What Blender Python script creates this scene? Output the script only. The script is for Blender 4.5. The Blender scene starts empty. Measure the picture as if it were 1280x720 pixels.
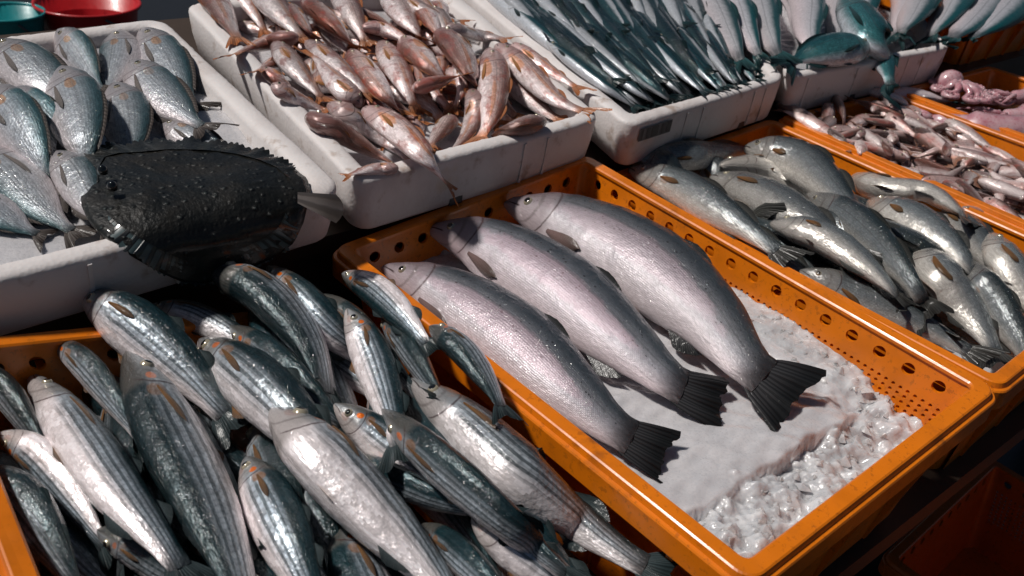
import bpy, math, random
import numpy as np
from mathutils import Matrix, Vector
random.seed(7); rng = np.random.default_rng(7)
sc = bpy.context.scene
COL = sc.collection

# ------------------------------------------------------------------ camera
CR = np.array([[0.6335657161851574, 0.7670687172377612, 0.10099537766652483],
               [0.4528973959106886, -0.26186452687930173, -0.8522387683857128],
               [-0.6272785920562772, 0.5856898091972361, -0.5133118110373066]])
CC = np.array([0.816, -0.874, 0.508]); CF = 1156.2
cam = bpy.data.cameras.new('camera'); co = bpy.data.objects.new('camera', cam); COL.objects.link(co)
M = Matrix.Identity(4)
for i in range(3):
    M[i][0] = CR[0][i]; M[i][1] = -CR[1][i]; M[i][2] = -CR[2][i]; M[i][3] = CC[i]
co.matrix_world = M
cam.sensor_width = 36; cam.lens = CF/1280*36; cam.clip_start = .01; cam.clip_end = 500
cam.dof.use_dof = True; cam.dof.focus_distance = .98; cam.dof.aperture_fstop = 11
sc.camera = co

# ------------------------------------------------------------------ light
SUN_DIR = Vector((-.36, -.42, .84)).normalized()          # towards the sun
w = bpy.data.worlds.new('World'); sc.world = w; w.use_nodes = True
nt = w.node_tree; bg = nt.nodes['Background']
sky = nt.nodes.new('ShaderNodeTexSky'); sky.sky_type = 'NISHITA'; sky.sun_disc = False
sky.sun_elevation = math.asin(SUN_DIR.z); sky.sun_rotation = math.atan2(SUN_DIR.x, SUN_DIR.y)
nt.links.new(sky.outputs[0], bg.inputs[0]); bg.inputs[1].default_value = .022
sl = bpy.data.lights.new('sun', 'SUN'); sl.energy = 4.0; sl.angle = math.radians(5); sl.color = (1, .95, .9)
so = bpy.data.objects.new('sun', sl); COL.objects.link(so)
so.rotation_euler = SUN_DIR.to_track_quat('Z', 'Y').to_euler()
sc.view_settings.view_transform = 'Standard'; sc.view_settings.look = 'None'
sc.view_settings.exposure = -.36; sc.view_settings.gamma = 1

# ------------------------------------------------------------------ helpers
def P(x, y, z=0.):
    """point seen at a pixel, at height z"""
    r = CR.T @ np.array([(x-640)/CF, (y-360)/CF, 1.])
    return CC + (z-CC[2])/r[2]*r
def Pt(x, y, a, b):
    """point seen at a pixel on the tilted plane z = a + b*X"""
    r = CR.T @ np.array([(x-640)/CF, (y-360)/CF, 1.])
    s = (a+b*CC[0]-CC[2])/(r[2]-b*r[0]); return CC+s*r
def sstep(a, b, x):
    t = np.clip((x-a)/(b-a), 0, 1); return t*t*(3-2*t)
def link(name, verts, faces, mats, parent=None, smooth=True, mi=None, attrs=None):
    me = bpy.data.meshes.new(name)
    me.from_pydata([tuple(map(float, v)) for v in verts], [], [tuple(map(int, f)) for f in faces])
    if not isinstance(mats, (list, tuple)): mats = [mats]
    for m in mats: me.materials.append(m)
    if mi is not None: me.polygons.foreach_set('material_index', np.array(mi, dtype=np.int32))
    me.polygons.foreach_set('use_smooth', np.full(len(faces), smooth, dtype=bool))
    for k, v in (attrs or {}).items():
        a = me.attributes.new(k, 'FLOAT_VECTOR', 'POINT'); a.data.foreach_set('vector', np.asarray(v, dtype=np.float32).ravel())
    me.update()
    o = bpy.data.objects.new(name, me); COL.objects.link(o)
    if parent: o.parent = parent
    return o
def thing(name, label, cat, group=None, loc=(0, 0, 0)):
    o = bpy.data.objects.new(name, None); COL.objects.link(o); o.empty_display_size = .02
    o['label'] = label; o['category'] = cat
    if group: o['group'] = group
    return o
def tag(o, label, cat, group=None, kind=None):
    if label: o['label'] = label
    if cat: o['category'] = cat
    if group: o['group'] = group
    if kind: o['kind'] = kind
    return o
class Geo:
    def __init__(s): s.v = []; s.f = []
    def add(s, vs, fs):
        n = len(s.v); s.v += [tuple(v) for v in vs]; s.f += [tuple(i+n for i in f) for f in fs]
    def box(s, a, b):
        (x0, y0, z0), (x1, y1, z1) = a, b
        s.add([(x0,y0,z0),(x1,y0,z0),(x1,y1,z0),(x0,y1,z0),(x0,y0,z1),(x1,y0,z1),(x1,y1,z1),(x0,y1,z1)],
              [(3,2,1,0),(4,5,6,7),(0,1,5,4),(1,2,6,5),(2,3,7,6),(3,0,4,7)])
    def tube(s, pts, rad, n=8):
        pts = np.asarray(pts, float); base = len(s.v); m = len(pts)
        for i, p in enumerate(pts):
            t = pts[min(i+1, m-1)]-pts[max(i-1, 0)]; t /= np.linalg.norm(t)+1e-9
            a = np.cross(t, (0.13, .2, 1.)); a /= np.linalg.norm(a)+1e-9; b = np.cross(t, a)
            r = rad[i] if hasattr(rad, '__len__') else rad
            for k in range(n):
                q = 2*math.pi*k/n; s.v.append(tuple(p+r*(math.cos(q)*a+math.sin(q)*b)))
        for i in range(m-1):
            for k in range(n):
                s.f.append((base+i*n+k, base+i*n+(k+1) % n, base+(i+1)*n+(k+1) % n, base+(i+1)*n+k))
        s.f.append(tuple(base+k for k in range(n))[::-1]); s.f.append(tuple(base+(m-1)*n+k for k in range(n)))

# ------------------------------------------------------------------ node helper
class N:
    def __init__(s, name):
        s.m = bpy.data.materials.new(name); s.m.use_nodes = True; s.t = s.m.node_tree
        s.b = s.t.nodes['Principled BSDF']; s.out = s.t.nodes['Material Output']
    def node(s, typ, **kw):
        n = s.t.nodes.new(typ)
        for k, v in kw.items(): setattr(n, k, v)
        return n
    def put(s, sock, v):
        if isinstance(v, bpy.types.NodeSocket): s.t.links.new(v, sock)
        elif isinstance(v, (tuple, list)) and len(v) == 3 and sock.type == 'RGBA': sock.default_value = (*v, 1)
        else: sock.default_value = v
    def math(s, op, a, b=0., c=None):
        n = s.node('ShaderNodeMath', operation=op); s.put(n.inputs[0], a); s.put(n.inputs[1], b)
        if c is not None: s.put(n.inputs[2], c)
        return n.outputs[0]
    def step(s, a, b, x):
        n = s.node('ShaderNodeMapRange', interpolation_type='SMOOTHSTEP')
        s.put(n.inputs['Value'], x); n.inputs[1].default_value = a; n.inputs[2].default_value = b
        return n.outputs[0]
    def mix(s, f, a, b, mode='MIX'):
        n = s.node('ShaderNodeMix', data_type='RGBA', blend_type=mode)
        s.put(n.inputs[0], f); s.put(n.inputs[6], a); s.put(n.inputs[7], b); return n.outputs[2]
    def attr(s, name):
        n = s.node('ShaderNodeAttribute', attribute_name=name); return n.outputs['Vector']
    def xyz(s, v):
        n = s.node('ShaderNodeSeparateXYZ'); s.put(n.inputs[0], v); return n.outputs
    def comb(s, x, y, z=0.):
        n = s.node('ShaderNodeCombineXYZ')
        for i, q in enumerate((x, y, z)): s.put(n.inputs[i], q)
        return n.outputs[0]
    def noise(s, vec, scale, detail=3., rough=.5):
        n = s.node('ShaderNodeTexNoise'); s.put(n.inputs['Vector'], vec); n.inputs['Scale'].default_value = scale
        n.inputs['Detail'].default_value = detail; n.inputs['Roughness'].default_value = rough; return n.outputs[0]
    def voro(s, vec, scale, rnd=1., feat='F1', out='Distance'):
        n = s.node('ShaderNodeTexVoronoi', feature=feat); s.put(n.inputs['Vector'], vec)
        n.inputs['Scale'].default_value = scale; n.inputs['Randomness'].default_value = rnd; return n.outputs[out]
    def obj(s): return s.node('ShaderNodeTexCoord').outputs['Object']
    def rand(s): return s.node('ShaderNodeObjectInfo').outputs['Random']
    def bump(s, h, strength=.3, dist=.001, normal=None):
        n = s.node('ShaderNodeBump'); n.inputs['Strength'].default_value = strength; n.inputs['Distance'].default_value = dist
        s.put(n.inputs['Height'], h)
        if normal is not None: s.put(n.inputs['Normal'], normal)
        return n.outputs[0]
    def set(s, **kw):
        for k, v in kw.items(): s.put(s.b.inputs[k.replace('_', ' ')], v)
        return s.m

# ------------------------------------------------------------------ plain materials
def plastic(name, col, dirt=(.12, .035, .008), rough=.34, amt=1.):
    n = N(name); o = n.obj()
    big = n.noise(o, 9, 5, .65); fine = n.noise(o, 70, 4, .6)
    d = n.math('MULTIPLY', n.step(.52, .74, big), n.step(.35, .7, fine))
    c = n.mix(n.math('MULTIPLY', d, .75*amt), col, dirt)
    c = n.mix(n.math('MULTIPLY', n.step(.56, .64, n.noise(o, 150, 4, .7)), .35*amt), c, dirt)
    c = n.mix(n.step(.4, .8, n.noise(o, 22, 3)), c, tuple(q*.8 for q in col))
    scr = n.noise(n.comb(n.math('MULTIPLY', n.xyz(o)[0], 260.), n.math('MULTIPLY', n.xyz(o)[1], 260.), n.math('MULTIPLY', n.xyz(o)[2], 25.)), 1., 2)
    r = n.math('ADD', n.math('MULTIPLY', fine, .3), rough-.12)
    b = n.bump(n.math('ADD', n.math('MULTIPLY', fine, .6), n.math('MULTIPLY', scr, .3)), .25, .0012)
    return n.set(Base_Color=c, Roughness=r, Normal=b, Coat_Weight=.25, Coat_Roughness=.12)
ORANGE = plastic('orange_plastic', (.78, .195, .004))
ORANGE_OLD = plastic('worn_orange_plastic', (.55, .11, .01), amt=1.4)
RED = plastic('red_plastic', (.55, .014, .018), (.2, .01, .01))
TEAL = plastic('teal_plastic', (.01, .30, .32), (.01, .1, .1))
def foam_mat():
    n = N('polystyrene'); o = n.obj()
    v = n.voro(o, 230, 1.); big = n.noise(o, 7, 5, .6); st = n.noise(o, 30, 4, .6)
    c = n.mix(n.step(.45, .8, big), (.74, .70, .69), (.56, .50, .48))
    c = n.mix(n.math('MULTIPLY', n.step(.56, .74, st), .7), c, (.34, .24, .18))
    c = n.mix(n.math('MULTIPLY', n.step(.66, .76, n.noise(o, 13, 3)), .5), c, (.55, .40, .22))
    b = n.bump(v, .30, .0010); b = n.bump(n.noise(o, 60, 3), .25, .0012, b)
    return n.set(Base_Color=c, Roughness=.55, Normal=b, Subsurface_Weight=.15, Subsurface_Radius=(.01, .008, .007), Subsurface_Scale=.5)
FOAM = foam_mat()
def ice_mat(name, col, dark):
    n = N(name); o = n.obj()
    v = n.voro(o, 95, 1.); v2 = n.voro(o, 210, 1.); nz = n.noise(o, 28, 5, .65); big = n.noise(o, 6, 3)
    c = n.mix(n.step(.38, .72, nz), dark, col); c = n.mix(n.math('MULTIPLY', n.step(.55, .75, big), .4), c, (.56, .42, .42))
    b = n.bump(v, .45, .004); b = n.bump(v2, .3, .0014, b); b = n.bump(nz, .4, .006, b)
    return n.set(Base_Color=c, Roughness=n.math('ADD', .12, n.math('MULTIPLY', v2, .5)), Normal=b, Subsurface_Weight=.6,
                 Subsurface_Radius=(.016, .018, .020), Subsurface_Scale=.8, Specular_IOR_Level=.5, Coat_Weight=.6, Coat_Roughness=.06)
ICE = ice_mat('crushed_ice', (.66, .67, .69), (.46, .47, .49))
def sheet_mat():
    n = N('wet_pressed_ice'); o = n.obj(); nz = n.noise(o, 40, 6, .7); f = n.noise(o, 320, 3)
    c = n.mix(n.step(.35, .7, nz), (.53, .525, .545), (.64, .625, .64))
    b = n.bump(nz, .4, .002); b = n.bump(f, .3, .0007, b)
    return n.set(Base_Color=c, Roughness=n.math('ADD', .08, n.math('MULTIPLY', f, .45)), Normal=b, Subsurface_Weight=.5, Subsurface_Radius=(.012, .013, .014), Subsurface_Scale=.7, Coat_Weight=.7, Coat_Roughness=.08, Coat_Normal=n.bump(n.noise(o, 120, 3), .5, .002))
SHEET = sheet_mat()
def simple(name, col, rough=.5, metal=0., scale=20., amp=.35):
    n = N(name); o = n.obj(); q = n.noise(o, scale, 4, .6)
    return n.set(Base_Color=n.mix(q, tuple(c*(1-amp) for c in col), tuple(c*(1+amp) for c in col)), Roughness=rough, Metallic=metal, Normal=n.bump(q, .3, .002))
ASPHALT = simple('wet_black_paving', (.016, .016, .018), .3, scale=60)
WOOD = simple('dark_wet_wood', (.06, .04, .028), .5, scale=14)
PRINT = simple('grey_print', (.10, .10, .11), .5)
DARK_PRINT_SHADE = simple('dark_print_and_notch_shade', (.035, .035, .04), .5)  # print bars, and the shade painted into the box notches

# ------------------------------------------------------------------ containers
def outline(L, W, ins, r, n=6, sub=1):
    """rounded rectangle x 0..L, y -W..0, counter-clockwise; returns points and (side, arc) tags"""
    x0, x1, y0, y1 = ins, L-ins, -W+ins, -ins; r = max(r-ins*.6, .004); pts = []
    cs = [(x1-r, y0+r, -90), (x1-r, y1-r, 0), (x0+r, y1-r, 90), (x0+r, y0+r, 180)]
    for k, (cx, cy, a0) in enumerate(cs):
        arc = [(cx+r*math.cos(math.radians(a0+90*i/n)), cy+r*math.sin(math.radians(a0+90*i/n))) for i in range(n+1)]
        pts += arc
        nx = cs[(k+1) % 4]; a = math.radians(nx[2]); q = (nx[0]+r*math.cos(a), nx[1]+r*math.sin(a)); e = arc[-1]
        for j in range(1, sub): pts.append((e[0]+(q[0]-e[0])*j/sub, e[1]+(q[1]-e[1])*j/sub))
    return pts
class Warp:
    """local rectangle (x 0..L, y -W..0, z up from the rim) carried onto four rim corners back, right, near, left"""
    def __init__(s, L, W, back, right, near, left): s.L, s.W, s.c = L, W, [np.array(q, float) for q in (back, right, near, left)]
    def __call__(s, p):
        u, v = p[0]/s.L, -p[1]/s.W; b, r, n, l = s.c
        q = b*(1-u)*(1-v)+r*u*(1-v)+n*u*v+l*(1-u)*v
        return (q[0], q[1], q[2]+p[2])
def sweep(rings, cap_first=False, cap_last=False):
    m = len(rings[0]); v = [p for r in rings for p in r]; f = []
    for i in range(len(rings)-1):
        for k in range(m): f.append((i*m+k, i*m+(k+1) % m, (i+1)*m+(k+1) % m, (i+1)*m+k))
    if cap_first: f.append(tuple(range(m))[::-1])
    if cap_last: f.append(tuple((len(rings)-1)*m+k for k in range(m)))
    return v, f
def wall_geo(A, B, A2, B2, nrm, th, holes, zf):
    """sheet A-B (top) to A2-B2 (bottom), th thick along nrm; holes = list of (u, v, radius_m, sides); the rest is gridded in cells"""
    A, B, A2, B2, nrm = map(np.array, (A, B, A2, B2, nrm)); g = Geo()
    at = lambda u, v: (A*(1-u)+B*u)*(1-v)+(A2*(1-u)+B2*u)*v
    L = np.linalg.norm(B-A); H = np.linalg.norm(A2-A)
    def quad(u0, u1, v0, v1):
        q = [at(u0, v0), at(u1, v0), at(u1, v1), at(u0, v1)]
        g.add(q, [(0, 1, 2, 3)]); g.add([p+nrm*th for p in q], [(3, 2, 1, 0)])
    def cell(u0, u1, v0, v1, rad, n):
        uc, vc = (u0+u1)/2, (v0+v1)/2; sq = []; ci = []
        m = n
        for k in range(m):
            a = 2*math.pi*k/m; c, s_ = math.cos(a), math.sin(a); q = max(abs(c), abs(s_))
            sq.append(at(uc+c/q*(u1-u0)/2, vc+s_/q*(v1-v0)/2))
            ci.append(at(uc+rad/L*c, vc+rad/H*s_))
        v = sq+ci+[p+nrm*th for p in sq]+[p+nrm*th for p in ci]; f = []
        for k in range(m):
            j = (k+1) % m
            f += [(k, j, m+j, m+k), (2*m+k, 3*m+k, 3*m+j, 2*m+j), (m+k, m+j, 3*m+j, 3*m+k)]
        g.add(v, f)
    v = 0.
    for (dv, pitch, rad, n) in holes:
        if rad <= 0: quad(0, 1, v, v+dv/H)
        else:
            m = max(1, int(round(L/pitch)))
            for k in range(m): cell(k/m, (k+1)/m, v, v+dv/H, rad, n)
        v += dv/H
    if v < 1: quad(0, 1, v, 1)
    return g
def crate(name, label, wp, depth=.165, mat=ORANGE, big=True, small=(0, 0, 0, 0), group=None, ribs=True):
    """orange fish crate; walls in order: x = L end, y = 0 side, x = 0 end, y = -W side; small = rows of small perforations on each"""
    L, W = wp.L, wp.W; root = thing(name, label, 'crate', group); n = 7
    def ring(ins, z, r=.020): return [wp((x, y, z)) for x, y in outline(L, W, ins, r, n)]
    prof = [(.002, -.032), (.0, -.030), (.0, -.0085), (.001, -.007), (.004, -.0065), (.0055, -.001), (.007, 0), (.0195, 0), (.0212, -.0016), (.0212, -.005), (.0165, -.0055), (.014, -.004), (.003, -.010), (.0018, -.032)]
    v, f = sweep([ring(i, z) for i, z in prof]); link('rim', v, f, mat, root, False)
    # walls: straight runs and corner arcs
    t, b = (.0185, -.005), (.040, -depth)
    o1, o2 = outline(L, W, t[0], .024, n), outline(L, W, b[0], .042, n); m = n+1
    for k in range(4):
        i0, i1 = k*m+n, ((k+1) % 4)*m          # arc end -> next arc start
        A, B = (*o1[i0], t[1]), (*o1[i1], t[1]); A2, B2 = (*o2[i0], b[1]), (*o2[i1], b[1])
        d = np.array(B)-np.array(A); nr = np.array([d[1], -d[0], 0]); nr /= np.linalg.norm(nr)
        hs = [(.006, 1, 0, 0)]
        if big: hs += [(.024, .0335, .0070, 16)]
        else: hs += [(.022, 1, 0, 0)]
        if small[k]: hs += [(.007, 1, 0, 0)]+[(.007, .0085, .0021, 8)]*small[k]
        g = wall_geo(A, B, A2, B2, nr, .004, hs, None)
        o = link('wall', [wp(p) for p in g.v], g.f, mat, root, False)
        # curved corner
        ar1 = [o1[k*m+i] for i in range(n+1)]; ar2 = [o2[k*m+i] for i in range(n+1)]
        vs = [wp((*p, t[1])) for p in ar1]+[wp((*p, b[1])) for p in ar2]
        link('corner', vs, [(i, i+1, n+1+i+1, n+1+i) for i in range(n)], mat, root, True)
        if ribs:
            e1, e2 = np.array(A), np.array(A2); Ln = np.linalg.norm(d); cnt = max(3, int(Ln/.085))
            for j in range(cnt):
                u = (j+.5)/cnt; g = Geo(); tt = d/Ln
                top = np.array(A)*(1-u)+np.array(B)*u; bot = np.array(A2)*(1-u)+np.array(B2)*u
                top[2] = -.031
                for (q, wd, dp) in ((top, .0035, .014), (bot, .003, .006)):
                    g.v += [tuple(q-tt*wd), tuple(q+tt*wd), tuple(q+tt*wd+nr*dp), tuple(q-tt*wd+nr*dp)]
                g.f = [(0,1,2,3),(7,6,5,4),(0,4,5,1),(1,5,6,2),(2,6,7,3),(3,7,4,0)]
                link('rib', [wp(p) for p in g.v], g.f, mat, root, False)
    v, f = sweep([ring(.040, -depth, .042), ring(.042, -depth-.004, .042)], True, True)
    link('base', v, f, mat, root, False)
    return root
def foam_box(name, label, wp, h=.072, notches=(), ribs=(), label_strip=None, seed=0):
    L, W = wp.L, wp.W; root = thing(name, label, 'fish box'); r0 = np.random.default_rng(seed)
    prof = [(.014, -h), (.010, -h+.004), (.004, -h*.5), (.0015, -.006), (.003, -.002), (.007, 0), (.014, .0006), (.022, 0), (.027, -.003), (.0295, -.007), (.033, -h*.5), (.037, -h+.022)]
    rings = []
    ph = r0.uniform(0, 6, 8)
    for i, (ins, z) in enumerate(prof):
        ring = []
        for j, (x, y) in enumerate(outline(L, W, ins, .03, 8, 60)):
            wob = .0010*math.sin(x*31+ph[0])*math.sin(y*27+ph[1])
            top = 1 if z > -.008 else .25
            ring.append(wp((x+r0.normal(0, .0002)*top, y+r0.normal(0, .0002)*top, z+top*(wob+r0.normal(0, .00022)))))
        rings.append(ring)
    v, f = sweep(rings, True, True); link('shell', v, f, FOAM, root)
    # moulded strips on the front face (x = L side)
    for (u, wd) in ribs:
        y = -W*u; g = Geo(); x1 = L-.002
        g.box((x1-.009, y-wd/2, -h+.006), (x1+.0035, y+wd/2, -.008)); link('rib', [wp((p[0]-(-p[2])*.13, p[1], p[2])) for p in g.v], g.f, FOAM, root, False)
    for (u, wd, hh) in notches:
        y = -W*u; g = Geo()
        g.box((L-.022, y-wd/2, -h+.002), (L-.0085, y+wd/2, -h+hh)); link('drain_notch_shade', [wp(p) for p in g.v], g.f, DARK_PRINT_SHADE, root, False)  # dark block colours in the shade of the cut-out drain notch
    if label_strip:
        u0, u1, z0, z1 = label_strip
        def fr(u, z): return wp((L-.0005-(-z)*.10+.002, -W*u, z))
        lb = link('printed_label', [fr(u0, z0), fr(u1, z0), fr(u1, z1), fr(u0, z1)], [(0, 1, 2, 3)], PRINT, root, False)
        for k in range(6):
            a = u0+(u1-u0)*(.06+.155*k); b_ = a+(u1-u0)*(.05+.05*(k % 3))
            q = [fr(a, z0+.002), fr(b_, z0+.002), fr(b_, z1-.002), fr(a, z1-.002)]
            link('print_bar', [(p[0]+.0006, p[1], p[2]) for p in q], [(0, 1, 2, 3)], DARK_PRINT_SHADE, lb, False)
    return root
def ice_sheet(name, label, wp, ins, zf, nx=150, ny=100, mat=ICE, skirt=.06):
    L, W = wp.L, wp.W; v = []; f = []
    for i in range(nx+1):
        for j in range(ny+1):
            x = ins+(L-2*ins)*i/nx; y = -ins-(W-2*ins)*j/ny
            v.append(wp((x, y, zf(x, y))))
    for i in range(nx):
        for j in range(ny):
            a = i*(ny+1)+j; f.append((a, a+1, a+ny+2, a+ny+1)[::-1])
    o = link(name, v, f, mat); return tag(o, label, 'ice', kind='stuff')
def fbm(seed, octs):
    r0 = np.random.default_rng(seed); T = []
    for fr, am, cnt in octs:
        for _ in range(cnt):
            a = r0.uniform(0, 2*math.pi); T.append((fr*math.cos(a)*r0.uniform(.6, 1.4), fr*math.sin(a)*r0.uniform(.6, 1.4), r0.uniform(0, 6.28), am))
    T = np.array(T)
    return lambda x, y: float((T[:, 3]*np.sin(T[:, 0]*x+T[:, 1]*y+T[:, 2])).sum())

# heap height field, used to rest each fish on what lies under it
HX0, HY0, HS = -.95, -1.05, .004; HNX, HNY = 480, 680
HF = np.full((HNX, HNY), -.4)
def hset(wp, ins, zf):
    """fill the field inside a container with the height of what the fish lie on"""
    us = np.linspace(ins/wp.L, 1-ins/wp.L, 260); vs = np.linspace(ins/wp.W, 1-ins/wp.W, 200)
    U, V = np.meshgrid(us, vs, indexing='ij'); b, r, n, l = wp.c
    Q = b*((1-U)*(1-V))[..., None]+r*(U*(1-V))[..., None]+n*(U*V)[..., None]+l*((1-U)*V)[..., None]
    Z = Q[..., 2]+zf
    ix = ((Q[..., 0]-HX0)/HS).astype(int).clip(0, HNX-1); iy = ((Q[..., 1]-HY0)/HS).astype(int).clip(0, HNY-1)
    np.maximum.at(HF, (ix, iy), Z)

# layout: rim corners of each container (from the photograph, at the heights they stand)
zm = lambda y: .012+.06*y
def onmain(x, y):
    z = 0
    for _ in range(8): p = P(x, y, z); z = zm(p[1])
    return p
W_MAIN = Warp(.6, .4, onmain(732, 189), onmain(1258, 487), onmain(941, 739), onmain(407, 309))
cl = W_MAIN.c
W_MUL = Warp(.6, .4, (.045, -.424, -.055), (.645, -.440, -.13), (.66, -.84, .0), (.054, -.817, .036))
W_BASS = Warp(.6, .4, (-.014, .445, 0), (.582, .415, 0), (.592, .026, -.010), (-.01, .040, -.022))
W_SMALL = Warp(.6, .36, (.0, .80, 0), (.58, .79, 0), (.58, .425, 0), (-.012, .455, 0))
W_SQUID = Warp(.6, .4, (.0, 1.20, 0), (.58, 1.20, 0), (.58, .80, 0), (.0, .81, 0))
BA, BB = .07, -.066       # rim plane of the tilted foam boxes: z = BA + BB * X
def bp(x, y): return Pt(x, y, BA, BB)
def ext(p, q, L):          # from p through q, L metres
    d = (q-p)/np.linalg.norm(q-p); return p+d*L
afr, afl = bp(435, 236), bp(0, 350); abr = bp(203, 21); afl = ext(afr, afl, .46); abl = abr+(bp(0, 45)-abr)/np.linalg.norm(bp(0, 45)-abr)*.44
W_A = Warp(.55, .44, abr, afr, afl, abl)
bfl, bfr = bp(443, 230), bp(756, 147); bbl = ext(bfl, bp(224, 0), .60); bbr = ext(bfr, bp(583, 0), .60)
W_B = Warp(.60, .40, bbr, bfr, bfl, bbl)
cfl, cfr = bp(786, 158), bp(984, 97); cbl = ext(bp(759, 140), bp(592, 0), .60); cbr = ext(cfr, bp(860, -45), .60)
W_C = Warp(.60, .40, cbr, cfr, cfl, cbl)
dfl, dfr = bp(990, 97), bp(1192, 58); dbl = ext(dfl, bp(868, -45), .60); dbr = ext(dfr, bp(1090, -45), .60)
W_D = Warp(.60, .40, dbr, dfr, dfl, dbl)

ground = link('ground', [(-60, -60, -.672), (60, -60, -.672), (60, 60, -.672), (-60, 60, -.672)], [(0, 1, 2, 3)], ASPHALT); ground['kind'] = 'structure'
st = thing('display_stand', 'dark wooden display stand carrying the crates and foam boxes', 'stand')
g = Geo(); g.box((-.055, -.86, -.20), (.575, 1.25, -.172)); link('front_deck', g.v, g.f, WOOD, st, False)
g = Geo(); g.v = [(-.75, -1.2, .030), (-.025, -1.2, -.016), (-.025, 1.6, -.016), (-.75, 1.6, .030), (-.75, -1.2, .006), (-.025, -1.2, -.038), (-.025, 1.6, -.038), (-.75, 1.6, .006)]
g.f = [(0,1,2,3),(7,6,5,4),(0,4,5,1),(1,5,6,2),(2,6,7,3),(3,7,4,0)]; link('rear_shelf', g.v, g.f, WOOD, st, False)
g = Geo(); g.box((-.060, -1.19, -.199), (-.032, 1.59, -.039)); link('added_gap_board', g.v, g.f, WOOD, st, False)  # added board: closes the lit gap below the boxes so it stays dark
for x in (.02, .42, -.7, -.12):
    for y in (-.8, .18, 1.15):
        g = Geo(); top = -.2 if x > 0 else (-.03 if x > -.3 else .004)
        g.box((x-.02, y-.02, -.672), (x+.02, y+.02, top)); link('leg', g.v, g.f, WOOD, st, False)

crate('fish_crate', 'orange perforated crate of ice holding three large trout', W_MAIN, small=(0, 8, 0, 0))
crate('fish_crate', 'orange crate heaped with striped grey mullets beside the trout crate', W_MUL)
crate('fish_crate', 'orange crate of wet grey bass between trout and small fish', W_BASS, big=False)
crate('fish_crate', 'orange crate full of tiny pinkish fish beside the bass crate', W_SMALL, big=False)
crate('fish_crate', 'orange crate holding pink squid, an octopus and a pale fish', W_SQUID, big=False)
W_FAR = Warp(.5, .42, (-.50, 1.62, .10), (-.02, 1.56, .10), (-.02, 1.12, .10), (-.50, 1.16, .10))
crate('fish_crate', 'orange crate standing past the last foam box behind the squid', W_FAR, big=False, depth=.13)
W_LOW = Warp(.6, .4, (.457, .66, -.5), (1.055, .65, -.5), (1.06, .262, -.5), (.474, .266, -.5))
crate('fish_crate', 'empty orange perforated crate standing on the dark ground below', W_LOW, mat=ORANGE_OLD, small=(8, 9, 0, 9))
foam_box('foam_box', 'white polystyrene box of sea bream with the black flatfish on its edge', W_A, notches=((.36, .014, .02), (.86, .014, .02)), ribs=((.6, .004),), seed=1, h=.064)
foam_box('foam_box', 'white polystyrene box heaped with red mullet', W_B, notches=((.62, .020, .026),), ribs=((.26, .0035), (.36, .004)), seed=2)
foam_box('foam_box', 'white polystyrene box of dark slender fish with a printed barcode label', W_C, notches=((.68, .016, .018), (.25, .016, .018)), ribs=((.66, .0035), (.56, .0035), (.14, .0035), (.22, .003)), label_strip=(.93, .75, -.030, -.010), seed=3)
foam_box('foam_box', 'white polystyrene box of pale teal-backed fish next to the labelled box', W_D, notches=((.6, .016, .018),), ribs=((.9, .004), (.62, .0035), (.3, .0035), (.2, .003)), seed=4)

# ------------------------------------------------------------------ ice
fi = fbm(3, [(25, .0016, 8), (80, .0014, 10), (190, .0011, 12), (420, .0007, 16), (800, .0003, 16)])
fs = fbm(4, [(20, .0012, 6), (90, .0005, 8), (300, .00025, 10)])
ICE_Z = -.056
e0, e1 = P(878, 640, -.066), P(1046, 543, -.066)
def main_ice(x, y):
    q = W_MAIN((x, y, 0)); d = e1[:2]-e0[:2]; L = np.linalg.norm(d); d /= L
    r = np.array(q[:2])-e0[:2]; along = r@d; across = r@np.array([-d[1], d[0]])   # across > 0 : on the sheet side
    wob = .0022*math.sin(along*70)+.0012*math.sin(along*190+1)
    m = float(sstep(-.0016, .0016, across+wob))*float(1-sstep(L-.005, L+.05, along))
    z = ICE_Z+fi(x, y)*.9-.006*float(sstep(.42, .6, x))-.006
    sheet = ICE_Z+.006+fs(x, y)
    bank = .006*float(sstep(-.085, -.035, y))*float(sstep(.22, .34, x))*float(1-sstep(.50, .57, x))
    on = max(m, float(sstep(L-.02, L+.06, along))*float(sstep(.0, .05, across)))*float(1-sstep(.10, .20, along-L))
    return z*(1-on)+max(sheet, z)*on+bank*(1-on*.6)
ice_main = ice_sheet('ice', 'bed of crushed ice under the three trout in the orange crate', W_MAIN, .022, main_ice, 240, 170, ICE)
def pick_sheet():
    me = ice_main.data; me.materials.append(SHEET); d = e1[:2]-e0[:2]; L = np.linalg.norm(d); d = d/L
    for p in me.polygons:
        c = p.center; r = np.array((c.x, c.y))-e0[:2]
        if r@np.array([-d[1], d[0]]) > 0 and r@d < L+.03+.02*math.sin(c.y*60): p.material_index = 1
pick_sheet()
for wp, zz, nm in ((W_MUL, -.11, 'mullet'), (W_BASS, -.075, 'bass'), (W_SMALL, -.06, 'tiny fish')):
    f_ = fbm(len(nm), [(30, .002, 8), (110, .001, 10)])
    ice_sheet('ice', {'mullet': 'ice at the bottom of the crate under the mullets', 'bass': 'ice under the wet grey bass', 'tiny fish': 'ice under the tiny pinkish fish'}[nm], wp, .026, lambda x, y: zz+f_(x, y), 60, 40)
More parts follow.
